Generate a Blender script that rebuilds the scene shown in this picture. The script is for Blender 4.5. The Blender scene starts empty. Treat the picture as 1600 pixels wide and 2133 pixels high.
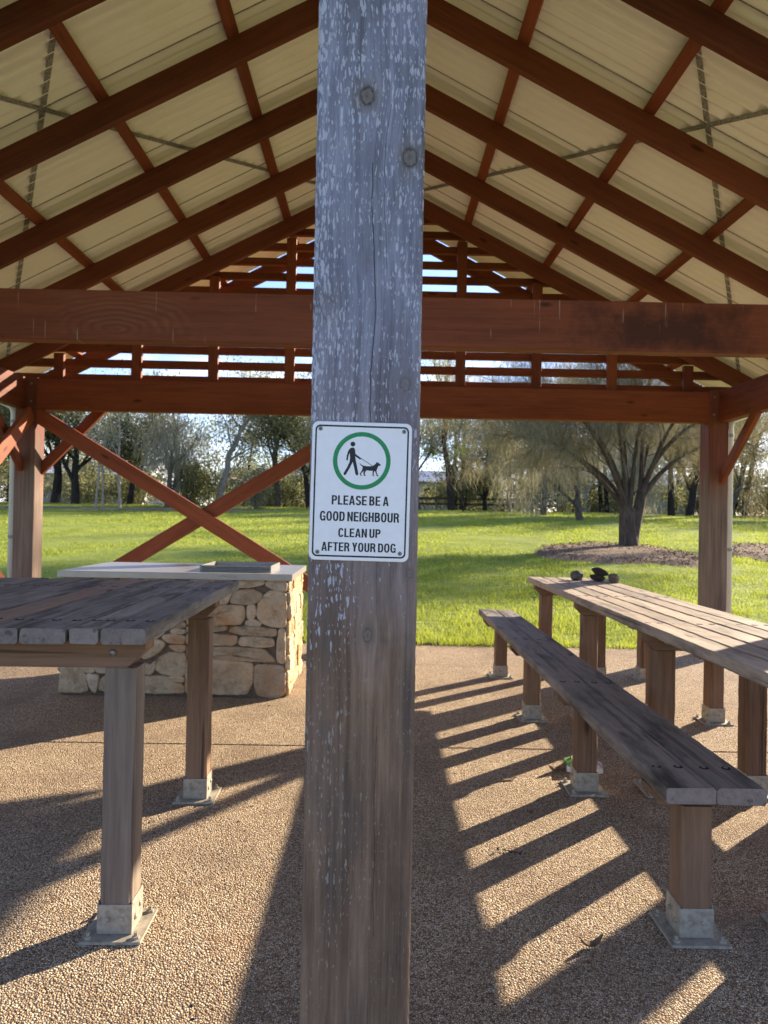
import bpy, math, random
import numpy as np
from mathutils import Vector, Matrix, geometry
R = math.radians
scene = bpy.context.scene
col = scene.collection
rng = random.Random(7)
nrg = np.random.default_rng(11)

# ------------------------------------------------------------------ camera, sky, sun, exposure
cd = bpy.data.cameras.new('camera')
cam = bpy.data.objects.new('camera', cd); col.objects.link(cam)
cd.sensor_fit = 'HORIZONTAL'; cd.sensor_width = 36.0; cd.lens = 32.625
cd.clip_start = 0.05; cd.clip_end = 2000
cam.matrix_world = (Matrix.Translation((0, 0, 1.2)) @ Matrix.Rotation(R(-0.593), 4, 'Z')
                    @ Matrix.Rotation(R(90.514), 4, 'X') @ Matrix.Rotation(R(1.05), 4, 'Z'))
cd.dof.use_dof = True; cd.dof.focus_distance = 1.6; cd.dof.aperture_fstop = 10.0
scene.camera = cam

SUN_EL, SUN_AZ = R(20.5), math.atan2(.7645, .6446)
world = bpy.data.worlds.new('World'); scene.world = world; world.use_nodes = True
wn = world.node_tree; bg = wn.nodes['Background']
sky = wn.nodes.new('ShaderNodeTexSky'); sky.sky_type = 'NISHITA'; sky.sun_disc = False
sky.sun_elevation = SUN_EL; sky.sun_rotation = SUN_AZ
sky.air_density = 1.0; sky.dust_density = 0.4; sky.ozone_density = 2.0
tc = wn.nodes.new('ShaderNodeTexCoord'); mp = wn.nodes.new('ShaderNodeMapping')
mp.inputs['Scale'].default_value = (1.2, 1.2, 3.6)
wn.links.new(tc.outputs['Generated'], mp.inputs['Vector'])
nz = wn.nodes.new('ShaderNodeTexNoise'); nz.inputs['Scale'].default_value = 2.3
nz.inputs['Detail'].default_value = 8; nz.inputs['Roughness'].default_value = .58
wn.links.new(mp.outputs['Vector'], nz.inputs['Vector'])
cr = wn.nodes.new('ShaderNodeValToRGB')
cr.color_ramp.elements[0].position = .50; cr.color_ramp.elements[1].position = .66
wn.links.new(nz.outputs['Fac'], cr.inputs['Fac'])
mx = wn.nodes.new('ShaderNodeMix'); mx.data_type = 'RGBA'
sx_ = wn.nodes.new('ShaderNodeSeparateXYZ'); wn.links.new(tc.outputs['Generated'], sx_.inputs[0])
fr = wn.nodes.new('ShaderNodeMapRange'); fr.inputs['From Min'].default_value = -.15; fr.inputs['From Max'].default_value = .35
wn.links.new(sx_.outputs['Y'], fr.inputs['Value'])
mu = wn.nodes.new('ShaderNodeMath'); mu.operation = 'MULTIPLY'
wn.links.new(cr.outputs['Color'], mu.inputs[0]); wn.links.new(fr.outputs['Result'], mu.inputs[1]); wn.links.new(mu.outputs[0], mx.inputs[0])
ti = wn.nodes.new('ShaderNodeMix'); ti.data_type = 'RGBA'; ti.blend_type = 'MULTIPLY'; ti.inputs[0].default_value = 1.0
wn.links.new(sky.outputs['Color'], ti.inputs[6]); ti.inputs[7].default_value = (.95, .955, 1.20, 1)      # white balance of the sky light
wn.links.new(ti.outputs[2], mx.inputs[6]); mx.inputs[7].default_value = (6.0, 6.1, 6.3, 1)
wn.links.new(mx.outputs[2], bg.inputs['Color'])
bg.inputs['Strength'].default_value = 0.105

sl = bpy.data.lights.new('sun', 'SUN'); sl.energy = 5.0; sl.angle = R(0.53); sl.color = (1.0, .87, .68)
sun = bpy.data.objects.new('sun', sl); col.objects.link(sun)
sd = Vector((math.sin(SUN_AZ) * math.cos(SUN_EL), math.cos(SUN_AZ) * math.cos(SUN_EL), math.sin(SUN_EL)))
sun.rotation_euler = sd.to_track_quat('Z', 'Y').to_euler()
vs = scene.view_settings
vs.view_transform = 'Standard'; vs.look = 'None'; vs.gamma = 1.0; vs.exposure = 1.62
scene.cycles.max_bounces = 8; scene.cycles.diffuse_bounces = 5; scene.cycles.transparent_max_bounces = 8

# ------------------------------------------------------------------ material helpers
class NT:
    def __init__(s, name, rough=.8, metal=0.0, spec=.3):
        s.m = bpy.data.materials.new(name); s.m.use_nodes = True
        s.t = s.m.node_tree; s.b = s.t.nodes['Principled BSDF']
        s.b.inputs['Roughness'].default_value = rough; s.b.inputs['Metallic'].default_value = metal
        s.b.inputs['Specular IOR Level'].default_value = spec
    def n(s, kind): return s.t.nodes.new('ShaderNode' + kind)
    def l(s, a, b): s.t.links.new(a, b)
    def put(s, sock, v):
        if isinstance(v, bpy.types.NodeSocket): s.l(v, sock)
        elif isinstance(v, (tuple, list)) and len(v) == 3 and sock.type == 'RGBA': sock.default_value = (*v, 1)
        else: sock.default_value = v
    def attr(s, name='grain'):
        a = s.n('Attribute'); a.attribute_name = name; return a.outputs['Vector']
    def pos(s): return s.n('NewGeometry').outputs['Position']
    def obj(s): return s.n('TexCoord').outputs['Object']
    def rand(s): return s.n('ObjectInfo').outputs['Random']
    def map(s, v, scale=(1, 1, 1), loc=(0, 0, 0)):
        m = s.n('Mapping'); s.l(v, m.inputs['Vector']); m.inputs['Scale'].default_value = scale
        m.inputs['Location'].default_value = loc; return m.outputs['Vector']
    def noise(s, v, scale, detail=3, rough=.55, dist=0.0, out='Fac'):
        a = s.n('TexNoise'); s.l(v, a.inputs['Vector']); a.inputs['Scale'].default_value = scale
        a.inputs['Detail'].default_value = detail; a.inputs['Roughness'].default_value = rough
        a.inputs['Distortion'].default_value = dist; return a.outputs[out]
    def voro(s, v, scale, feat='F1', out='Distance', rnd=1.0):
        a = s.n('TexVoronoi'); a.feature = feat; s.l(v, a.inputs['Vector']); a.inputs['Scale'].default_value = scale
        a.inputs['Randomness'].default_value = rnd; return a.outputs[out]
    def ramp(s, f, stops, interp='LINEAR'):
        a = s.n('ValToRGB'); s.l(f, a.inputs['Fac']); e = a.color_ramp.elements; a.color_ramp.interpolation = interp
        while len(e) < len(stops): e.new(.5)
        for i, (p, c) in enumerate(stops):
            e[i].position = p; e[i].color = (*c, 1) if isinstance(c, tuple) else (c, c, c, 1)
        return a.outputs['Color']
    def mix(s, f, a, b, mode='MIX'):
        m = s.n('Mix'); m.data_type = 'RGBA'; m.blend_type = mode
        s.put(m.inputs[0], f); s.put(m.inputs[6], a); s.put(m.inputs[7], b); return m.outputs[2]
    def math(s, op, a, b=0.0, c=None, clamp=False):
        m = s.n('Math'); m.operation = op; m.use_clamp = clamp
        s.put(m.inputs[0], a); s.put(m.inputs[1], b)
        if c is not None: s.put(m.inputs[2], c)
        return m.outputs[0]
    def sep(s, v):
        m = s.n('SeparateXYZ'); s.l(v, m.inputs[0]); return m.outputs
    def comb(s, x, y, z):
        m = s.n('CombineXYZ'); s.put(m.inputs[0], x); s.put(m.inputs[1], y); s.put(m.inputs[2], z); return m.outputs[0]
    def bump(s, h, strength=.3, dist=.002):
        m = s.n('Bump'); s.l(h, m.inputs['Height']); m.inputs['Strength'].default_value = strength
        m.inputs['Distance'].default_value = dist; s.l(m.outputs['Normal'], s.b.inputs['Normal'])
    def color(s, c): s.put(s.b.inputs['Base Color'], c)

def wood(name, dark, light, stain=None, st0=(.48, .66), rough=.75, fine=.35, spec=.25, bump=.35, cracks=.0, extra=None):
    k = NT(name, rough, spec=spec); g = k.attr()
    n1 = k.noise(k.map(g, (1.6, 55, 55)), 1.0, 4, .6, .3)
    n2 = k.noise(k.map(g, (1.1, 7, 7)), 1.0, 3, .6, .6)
    n3 = k.noise(k.map(g, (9, 160, 160)), 1.0, 2)
    f = k.math('MULTIPLY_ADD', n3, fine, k.math('MULTIPLY_ADD', n1, .55, k.math('MULTIPLY', n2, .55)))
    f = k.math('ADD', f, k.math('MULTIPLY', k.math('SUBTRACT', k.rand(), .5), .26))
    c = k.ramp(f, [(.42, dark), (.95, light)])
    if stain:
        st = k.ramp(k.noise(k.map(g, (2.2, 9, 9)), 1.0, 4, .65), [(st0[0], 0.0), (st0[1], 1.0)])
        c = k.mix(st, c, stain)
    kn = k.voro(k.map(g, (2.2, 6.5, 6.5)), 1.0)
    c = k.mix(k.ramp(kn, [(.05, .75), (.12, 0.0)]), c, tuple(x * .35 for x in dark))
    if cracks:
        ck = k.ramp(k.noise(k.map(g, (.9, 38, 38), (3, 1, 7)), 1.0, 2, .5, .2), [(.33, 1.0), (.365, 0.0)])
        c = k.mix(k.math('MULTIPLY', ck, cracks), c, tuple(x * .3 for x in dark))
    if extra: c = extra(k, c, g)
    k.color(c); k.bump(k.math('ADD', n1, k.math('MULTIPLY', n3, .5)), bump, .002)
    return k.m

M = {}
M['red'] = wood('red_stained_timber', (.105, .025, .0105), (.275, .076, .030), rough=.62)
M['rafter'] = wood('rafter_timber', (.072, .020, .010), (.20, .056, .025), rough=.62)
M['red_dark'] = wood('old_red_stained_timber', (.10, .025, .011), (.25, .070, .030), stain=(.060, .018, .010), st0=(.56, .76), rough=.6)
def tie_marks(k, c, g):
    p = k.pos(); x, y, z = k.sep(p); n = k.noise(p, 9, 5, .7)
    def patch(cx, cz, hx, hz, soft, amt, colr, c):
        d = k.math('MAXIMUM', k.math('DIVIDE', k.math('ABSOLUTE', k.math('SUBTRACT', x, cx)), hx), k.math('DIVIDE', k.math('ABSOLUTE', k.math('SUBTRACT', z, cz)), hz))
        d = k.math('ADD', d, k.math('MULTIPLY', k.math('SUBTRACT', n, .5), soft)); return k.mix(k.ramp(d, [(.35, amt), (1.05, 0.0)]), c, colr)
    c = patch(1.56, 2.265, .56, .150, 1.5, .78, (.034, .013, .009), c)
    sw = k.n('TexWave'); sw.wave_type = 'RINGS'; sw.rings_direction = 'Y'; sw.inputs['Scale'].default_value = 6.0; sw.inputs['Distortion'].default_value = 5.0; sw.inputs['Detail'].default_value = 3.0
    k.l(k.map(p, (.8, 0, 2.0), (1.15, 0, -4.4)), sw.inputs['Vector'])
    c = patch(-1.40, 2.29, .40, .13, 1.8, .30, k.mix(sw.outputs['Fac'], (.15, .050, .024), (.34, .165, .085)), c)
    dr = k.ramp(k.noise(k.map(p, (75, 1, 3.2)), 1.0, 1, .4), [(.70, 0.0), (.735, .6)])
    dr = k.math('MULTIPLY', dr, k.ramp(k.noise(k.map(p, (2.5, 1, 5), (1, 2, 7)), 1.0, 2), [(.46, 0.0), (.56, 1.0)]))
    return k.mix(dr, c, (.42, .34, .29))
M['tie'] = wood('marked_tie_beam_timber', (.10, .026, .012), (.25, .070, .031), rough=.6, extra=tie_marks)
M['leg'] = wood('brown_leg_timber', (.085, .048, .027), (.27, .160, .095), cracks=.6)
M['leg_grey'] = wood('grey_brown_leg_timber', (.095, .070, .052), (.25, .19, .142), cracks=.5)
M['board_dark'] = wood('dark_weathered_board', (.095, .083, .074), (.33, .29, .255), stain=(.060, .052, .047), rough=.7, cracks=.6)
M['board_brown'] = wood('brown_replacement_board', (.19, .125, .09), (.36, .255, .19), rough=.7)
M['board_tan'] = wood('tan_weathered_board', (.20, .145, .105), (.46, .355, .265), stain=(.17, .125, .095), rough=.7, cracks=.6)
M['board_bench'] = wood('grey_bench_board', (.095, .078, .066), (.31, .255, .21), stain=(.060, .049, .042), rough=.66, cracks=.5)
M['cut'] = wood('grey_end_grain', (.13, .102, .086), (.28, .228, .195), cracks=.5)

def far_post():
    k = NT('faded_post_timber', .72); g = k.attr(); z = k.sep(k.pos())[2]
    n1 = k.noise(k.map(g, (1.6, 45, 45)), 1.0, 4, .6, .3); n2 = k.noise(k.map(g, (1.3, 7, 7)), 1.0, 3)
    f = k.math('MULTIPLY_ADD', n1, .6, k.math('MULTIPLY', n2, .6))
    red = k.ramp(f, [(.4, (.085, .024, .012)), (.85, (.22, .07, .032))])
    grey = k.ramp(f, [(.4, (.10, .062, .042)), (.85, (.30, .205, .145))])
    zz = k.math('ADD', z, k.math('MULTIPLY', k.math('SUBTRACT', n2, .5), 1.2))
    k.color(k.mix(k.ramp(k.math('MULTIPLY', zz, .4), [(.52, 0.0), (.72, 1.0)]), grey, red)); k.bump(n1, .3)
    return k.m
M['post'] = far_post()

def near_post():
    k = NT('silvered_post_baked_light', .8, spec=.25); g = k.attr(); xyz = k.sep(g)
    L, A = xyz[0], k.math('MULTIPLY', xyz[1], -1.0)
    knots = [(1.913, -.007, .0105, 1), (1.81, .067, .0110, .95), (1.553, -.070, .013, .35), (1.426, .066, .008, .5), (1.003, .010, .0075, .6), (1.108, .079, .005, .6)]
    rad = None; warp = None
    for kz, ka, kr, ks in knots:
        dx = k.math('MULTIPLY', k.math('SUBTRACT', L, kz), .72); dy = k.math('SUBTRACT', A, ka)
        d = k.math('SQRT', k.math('ADD', k.math('MULTIPLY', dx, dx), k.math('MULTIPLY', dy, dy)))
        d = k.math('DIVIDE', d, kr); rad = d if rad is None else k.math('MINIMUM', rad, d)
        km_ = k.math('MULTIPLY', k.ramp(k.math('MULTIPLY', d, .25), [(.26, .95), (.36, .5), (.75, 0.0)]), ks); kmask = km_ if warp is None else k.math('MAXIMUM', kmask, km_)
        w = k.math('MULTIPLY', k.math('POWER', 2.718, k.math('MULTIPLY', d, -.42)), k.math('MULTIPLY', dy, -.75))
        warp = w if warp is None else k.math('ADD', warp, w)
    rad = k.math('ADD', rad, k.math('MULTIPLY', k.math('SUBTRACT', k.noise(g, 140, 4, .7), .5), 1.3))
    A2 = k.math('ADD', A, warp); B = xyz[2]
    v = k.comb(L, A2, B)
    n1 = k.noise(k.map(v, (2.4, 105, 105)), 1.0, 4, .65, .4)
    n2 = k.noise(k.map(v, (3.5, 15, 15)), 1.0, 4, .6, .5)
    n3 = k.noise(k.map(v, (20, 330, 330)), 1.0, 2)
    f = k.math('MULTIPLY_ADD', n1, .42, k.math('MULTIPLY_ADD', n2, .52, k.math('MULTIPLY', n3, .22)))
    c = k.ramp(f, [(.34, (.080, .083, .106)), (.58, (.225, .232, .288)), (.82, (.41, .425, .51))])  # weathered grey with blue skylight mixed into the base colour
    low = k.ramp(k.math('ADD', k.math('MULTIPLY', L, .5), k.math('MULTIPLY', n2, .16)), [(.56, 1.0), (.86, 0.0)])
    c = k.mix(low, c, k.mix(1.0, c, (.80, .515, .27), 'MULTIPLY'))  # lower part browned to stand for warm light bounced off the ground
    c = k.mix(k.ramp(k.noise(k.map(v, (1.0, 62, 62), (5, 3, 2)), 1.0, 4, .65), [(.50, 0.0), (.66, .6)]), c, k.mix(1.0, c, (.45, .43, .42), 'MULTIPLY'))
    # weathered dark blotches
    c = k.mix(k.ramp(k.noise(k.map(g, (2.6, 9, 9)), 1.0, 4, .6), [(.52, 0.0), (.70, .55)]), c, (.085, .080, .074))
    # flaking pale lichen / old paint flecks
    fl = None
    dens = k.noise(k.map(g, (3.0, 9.5, 9.5), (4, 2, 1)), 1.0, 3, .6)
    side = k.math('ADD', k.math('MULTIPLY', k.math('ABSOLUTE', k.math('ADD', A, -.02)), 2.4), k.math('MULTIPLY', A, -.9))
    hi_ = k.ramp(k.math('MULTIPLY', L, .5), [(.50, .12), (.66, 1.0)]); side = k.math('MULTIPLY', side, hi_)
    up = k.math('MINIMUM', k.math('MULTIPLY', k.math('SUBTRACT', L, 1.42), .10), .06)
    dens = k.math('ADD', k.math('ADD', dens, side), up)
    for sx, sy, off, lim in ((36, 150, 0.0, .50), (66, 270, 9.0, .46), (22, 98, 17.0, .34)):
        nzv = k.map(g, (sx, sy, 2.0), (off, off * .7, off))
        wob = k.noise(k.map(g, (70, 200, 60), (off, 0, 0)), 1.0, 2, out='Color')
        ad = k.n('VectorMath'); ad.operation = 'MULTIPLY_ADD'; k.l(wob, ad.inputs[0]); ad.inputs[1].default_value = (1.1, 1.0, 0); k.l(nzv, ad.inputs[2])
        vo = k.n('TexVoronoi'); vo.voronoi_dimensions = '2D'; k.l(ad.outputs[0], vo.inputs['Vector']); vo.inputs['Scale'].default_value = 1.0
        rr = k.sep(vo.outputs['Color'])[0]
        th = k.math('MULTIPLY', k.math('MULTIPLY', k.math('SUBTRACT', k.math('ADD', rr, k.math('MULTIPLY', dens, 1.75)), 1.42), 1.0, clamp=True), lim)
        s_ = k.math('MULTIPLY', k.math('SUBTRACT', th, vo.outputs['Distance']), 11.0, clamp=True)
        fl = s_ if fl is None else k.math('MAXIMUM', fl, s_)
    fl = k.math('MULTIPLY', fl, k.ramp(rad, [(.0, 0.0), (.18, 0.0), (.3, 1.0)]) if False else 1.0)
    fleck = k.mix(k.ramp(L, [(.95, 0.0), (1.25, 1.0)]), k.mix(n2, (.27, .23, .19), (.42, .37, .32)), k.mix(n2, (.42, .43, .50), (.62, .63, .70)))  # fleck colour carries the same painted tint: warm bounce low, blue skylight high
    c = k.mix(k.math('MULTIPLY', fl, .72), c, fleck)
    # drying cracks along the length
    ca = k.math('ADD', A2, k.math('MULTIPLY', k.math('SUBTRACT', k.noise(k.map(g, (5, 0, 0)), 1.0, 3), .5), .022))
    crk = None
    for a0, wd, z0, z1 in ((.0085, .0008, 1.28, 1.80), (.030, .0004, 1.62, 1.9), (.028, .0004, .5, .85)):
        q = k.math('LESS_THAN', k.math('ABSOLUTE', k.math('SUBTRACT', ca, a0)), wd)
        q = k.math('MULTIPLY', q, k.math('MULTIPLY', k.math('GREATER_THAN', L, z0), k.math('LESS_THAN', L, z1)))
        crk = q if crk is None else k.math('MAXIMUM', crk, q)
    c = k.mix(k.math('MULTIPLY', crk, .85), c, (.012, .010, .009))
    kc = k.ramp(k.math('MULTIPLY', rad, .25), [(.0, (.10, .085, .07)), (.13, (.17, .148, .125)), (.21, (.16, .137, .112)), (.25, (.035, .028, .022)), (.30, (.125, .10, .075)), (.55, (.16, .135, .10))])
    c = k.mix(kmask, c, kc)
    k.color(c)
    k.bump(k.math('SUBTRACT', k.math('ADD', k.math('ADD', n1, k.math('MULTIPLY', n3, .6)), k.math('MULTIPLY', fl, .5)), k.math('MULTIPLY', crk, 2.0)), .55, .0022)
    return k.m
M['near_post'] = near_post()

def slab_mat():
    k = NT('exposed_aggregate', .9, spec=.1); p = k.pos()
    v1 = k.n('TexVoronoi'); k.l(p, v1.inputs['Vector']); v1.inputs['Scale'].default_value = 165
    e1 = k.voro(p, 165, 'DISTANCE_TO_EDGE')
    r = k.sep(v1.outputs['Color'])
    peb = k.ramp(r[0], [(0, (.24, .145, .085)), (.22, (.46, .315, .19)), (.5, (.64, .475, .30)), (.78, (.74, .58, .385)), (1, (.84, .72, .55))])
    big = k.noise(p, 1.3, 4, .6)
    peb = k.mix(k.ramp(big, [(.35, .35), (.7, 0.0)]), peb, (.30, .20, .125))
    gap = k.ramp(e1, [(.03, 1.0), (.15, 0.0)])
    c = k.mix(gap, peb, (.075, .050, .033))
    st = k.ramp(k.noise(p, 2.3, 6, .7), [(.48, 0.0), (.72, .7)])
    c = k.mix(st, c, (.20, .14, .095))
    rs_ = k.ramp(k.noise(k.map(p, (1.7, 2.6, 1), (3, 9, 0)), 1.0, 6, .7), [(.58, 0.0), (.72, .5)]); c = k.mix(rs_, c, (.34, .19, .105))
    k.color(c)
    h = k.math('SUBTRACT', k.math('MULTIPLY', r[1], .35), v1.outputs['Distance'])
    k.bump(h, .9, .0055)
    return k.m
M['slab'] = slab_mat()

def soil(name, c1, c2, scale=40, bump=.8, d=.02):
    k = NT(name, .95, spec=.1); p = k.pos()
    n = k.noise(p, scale, 5, .7); n2 = k.noise(p, scale * .08, 3)
    k.color(k.ramp(k.math('MULTIPLY_ADD', n2, .4, k.math('MULTIPLY', n, .6)), [(.36, c1), (.64, c2)])); k.bump(n, bump, d)
    return k.m
M['soil'] = soil('dark_soil', (.03, .022, .015), (.09, .065, .045), 60)
M['mulch'] = soil('bark_mulch', (.11, .075, .048), (.36, .25, .165), 22, 1.0, .03)

def lawn_mat():
    k = NT('mown_grass', .9, spec=.1); p = k.pos()
    a = k.noise(p, .35, 4, .6); b = k.noise(k.map(p, (7, 7, 7)), 1.0, 5, .75); c_ = k.noise(p, 1.8, 3, .6)
    f = k.math('MULTIPLY_ADD', a, .35, k.math('MULTIPLY_ADD', b, .45, k.math('MULTIPLY', c_, .3)))
    c = k.ramp(f, [(.36, (.10, .125, .022)), (.52, (.20, .24, .038)), (.70, (.30, .315, .07))])
    k.color(c); k.bump(b, .9, .06); return k.m
M['lawn'] = lawn_mat()

def leafy(name, c1, c2, trans=.5, scale=.9, rough=.55):
    k = NT(name, rough, spec=.25); p = k.pos()
    n = k.noise(p, scale, 3, .6); r = k.n('NewGeometry').outputs['Random Per Island']
    f = k.math('MULTIPLY_ADD', n, .9, k.math('MULTIPLY', k.math('SUBTRACT', k.math('ADD', r, k.rand()), 1.0), .32))
    c = k.ramp(f, [(.25, c1), (.70, c2)]); k.color(c)
    t = k.n('BsdfTranslucent'); k.l(k.mix(.5, c, k.mix(1.0, c, (1.35, 1.3, .6), 'MULTIPLY')), t.inputs['Color'])
    ms = k.n('MixShader'); ms.inputs[0].default_value = trans
    k.l(k.b.outputs[0], ms.inputs[1]); k.l(t.outputs[0], ms.inputs[2])
    out = [n_ for n_ in k.t.nodes if n_.type == 'OUTPUT_MATERIAL'][0]; k.l(ms.outputs[0], out.inputs['Surface'])
    return k.m
M['blade'] = leafy('grass_blades', (.165, .215, .026), (.37, .40, .075), .55, 1.1)
M['gum'] = leafy('gum_leaves', (.15, .158, .098), (.37, .37, .26), .5)
M['olive'] = leafy('olive_leaves', (.085, .094, .045), (.25, .24, .13), .5)
M['darkleaf'] = leafy('dark_leaves', (.075, .082, .045), (.22, .22, .125), .42)
M['needle'] = leafy('grey_needles', (.21, .19, .145), (.44, .40, .32), .5)
M['twigs'] = leafy('twiggy_needles', (.12, .105, .068), (.29, .25, .17), .4)
M['wattle'] = leafy('wattle_leaves', (.09, .09, .02), (.46, .36, .06), .45, 2.5)
M['pale'] = leafy('pale_grey_leaves', (.13, .135, .085), (.32, .31, .22), .40)
M['lime'] = leafy('lime_leaves', (.10, .16, .025), (.24, .32, .05), .55)

def bark(name, c1, c2):
    k = NT(name, .9, spec=.15); p = k.pos(); n = k.noise(k.map(p, (14, 14, 3)), 1.0, 5, .7)
    k.color(k.ramp(n, [(.35, c1), (.68, c2)])); k.bump(n, .9, .03); return k.m
M['bark'] = bark('grey_bark', (.045, .036, .028), (.15, .122, .095))
M['bark_brown'] = bark('brown_bark', (.045, .034, .025), (.13, .10, .075))
M['bark_dark'] = bark('dark_bark', (.015, .012, .010), (.055, .044, .036))
M['bark_pale'] = bark('pale_gum_bark', (.19, .15, .11), (.44, .37, .28))

def galv():
    k = NT('galvanised_steel', .55, .1, .4); p = k.obj(); n = k.noise(p, 45, 4, .6); s = k.noise(p, 9, 3)
    c = k.ramp(n, [(.35, (.25, .215, .16)), (.65, (.42, .37, .285))])
    c = k.mix(k.ramp(s, [(.5, 0.0), (.75, .5)]), c, (.25, .20, .15)); k.color(c); k.bump(n, .15, .001); return k.m
M['galv'] = galv()
def plain(name, c, rough=.5, metal=0.0, spec=.4, var=.12, scale=30):
    k = NT(name, rough, metal, spec); n = k.noise(k.obj(), scale, 4, .65)
    k.color(k.ramp(n, [(.3, tuple(x * (1 - var) for x in c)), (.7, tuple(min(1, x * (1 + var)) for x in c))])); return k.m
M['strap'] = plain('strap_steel', (.26, .25, .22), .6, .2, .4, .45, 70)
M['bolt'] = plain('bolt_steel', (.22, .21, .20), .4, .7)
M['hole'] = plain('bolt_recess', (.012, .010, .009), .9)
M['stainless'] = plain('stainless_top', (.44, .395, .35), .32, .55, .5, .08, 14)
M['stainless_dark'] = plain('worn_stainless_rim', (.27, .25, .225), .4, .5, .5, .15, 30)
M['hotplate'] = plain('hotplate_steel', (.10, .095, .09), .35, .8)
M['cream'] = plain('cream_metal', (.66, .60, .48), .5, .0, .4, .05, 6)
M['pipe'] = plain('cream_downpipe', (.60, .56, .48), .45, .0, .4, .06, 6)
M['white'] = plain('sign_white', (.80, .80, .80), .38, .0, .45, .03, 60)
M['black'] = plain('sign_black', (.008, .008, .011), .45)
M['green'] = plain('sign_green', (.004, .24, .070), .4, .0, .4, .22, 420)
M['rock_grey'] = plain('grey_rock', (.10, .095, .08), .9, 0, .2, .5, 40)
M['rock_brown'] = plain('brown_rock', (.16, .12, .085), .9, 0, .2, .5, 40)
M['rock_dark'] = plain('dark_rock', (.045, .035, .03), .9, 0, .2, .5, 40)
M['leaf_dry'] = plain('dry_leaf', (.20, .13, .08), .8, 0, .2, .35, 60)
M['twig'] = plain('dry_twig', (.06, .045, .035), .9)
M['wall_pale'] = plain('pale_render', (.62, .58, .53), .8, 0, .2, .06, 2)
M['wall_brick'] = plain('brown_brick', (.26, .16, .12), .85, 0, .2, .25, 12)
M['wall_blue'] = plain('blue_grey_cladding', (.22, .27, .34), .7, 0, .3, .1, 4)
M['roof_grey'] = plain('grey_roof', (.34, .35, .37), .5, .2, .4, .08, 3)
M['roof_white'] = plain('white_roof', (.55, .55, .55), .4, .1, .4, .05, 3)
M['glass'] = plain('window_glass', (.03, .035, .04), .08, 0, .6)
M['fence'] = plain('weathered_fence', (.09, .075, .06), .85, 0, .2, .3, 5)

def roof_mat():
    k = NT('cream_roof_sheet', .42, spec=.4); p = k.pos(); n = k.noise(p, 2.2, 4, .6); n2 = k.noise(k.map(p, (1.5, 30, 1.5)), 1.0, 3)
    c = k.ramp(n, [(.3, (.88, .85, .72)), (.7, (.93, .91, .80))])
    c = k.mix(k.ramp(n2, [(.6, 0.0), (.8, .12)]), c, (.55, .46, .33)); k.color(c); return k.m
M['roof'] = roof_mat()

def stone_mat():
    k = NT('limestone', .9, spec=.15); p = k.obj(); t = k.attr('tint')
    n = k.noise(p, 9, 5, .7); n2 = k.noise(p, 60, 4, .7); n3 = k.noise(p, 4.5, 3)
    c = k.ramp(n, [(.3, (.38, .27, .16)), (.52, (.60, .465, .31)), (.75, (.78, .65, .48))])
    c = k.mix(k.ramp(n3, [(.50, 0.0), (.68, .75)]), c, (.44, .22, .08))
    c = k.mix(k.ramp(k.noise(p, 14, 5, .75), [(.55, 0.0), (.72, .6)]), c, (.20, .15, .11))
    c = k.mix(.75, c, t, 'MULTIPLY'); k.color(c)
    k.bump(k.math('MULTIPLY_ADD', n, 1.0, k.math('MULTIPLY', n2, .5)), 1.0, .022); return k.m
M['stone'] = stone_mat()
M['mortar'] = soil('mortar', (.10, .075, .052), (.22, .165, .115), 50, .6, .01)

def carton_mat():
    k = NT('printed_card', .6); p = k.obj(); x, y, z = k.sep(p)
    st = k.math('ADD', k.math('MULTIPLY', x, 4.0), k.math('MULTIPLY', z, 5.0)); w = k.noise(p, 18, 2)
    f = k.math('FRACT', k.math('ADD', k.math('ADD', st, k.math('MULTIPLY', y, 3.0)), k.math('MULTIPLY', w, .35)))
    c = k.ramp(f, [(.0, (.16, .36, .09)), (.24, (.62, .50, .16)), (.34, (.72, .68, .62)), (.58, (.52, .34, .33)), (.70, (.70, .66, .60)), (.86, (.14, .28, .10))], 'CONSTANT')
    k.color(c); return k.m
M['carton'] = carton_mat()

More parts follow.
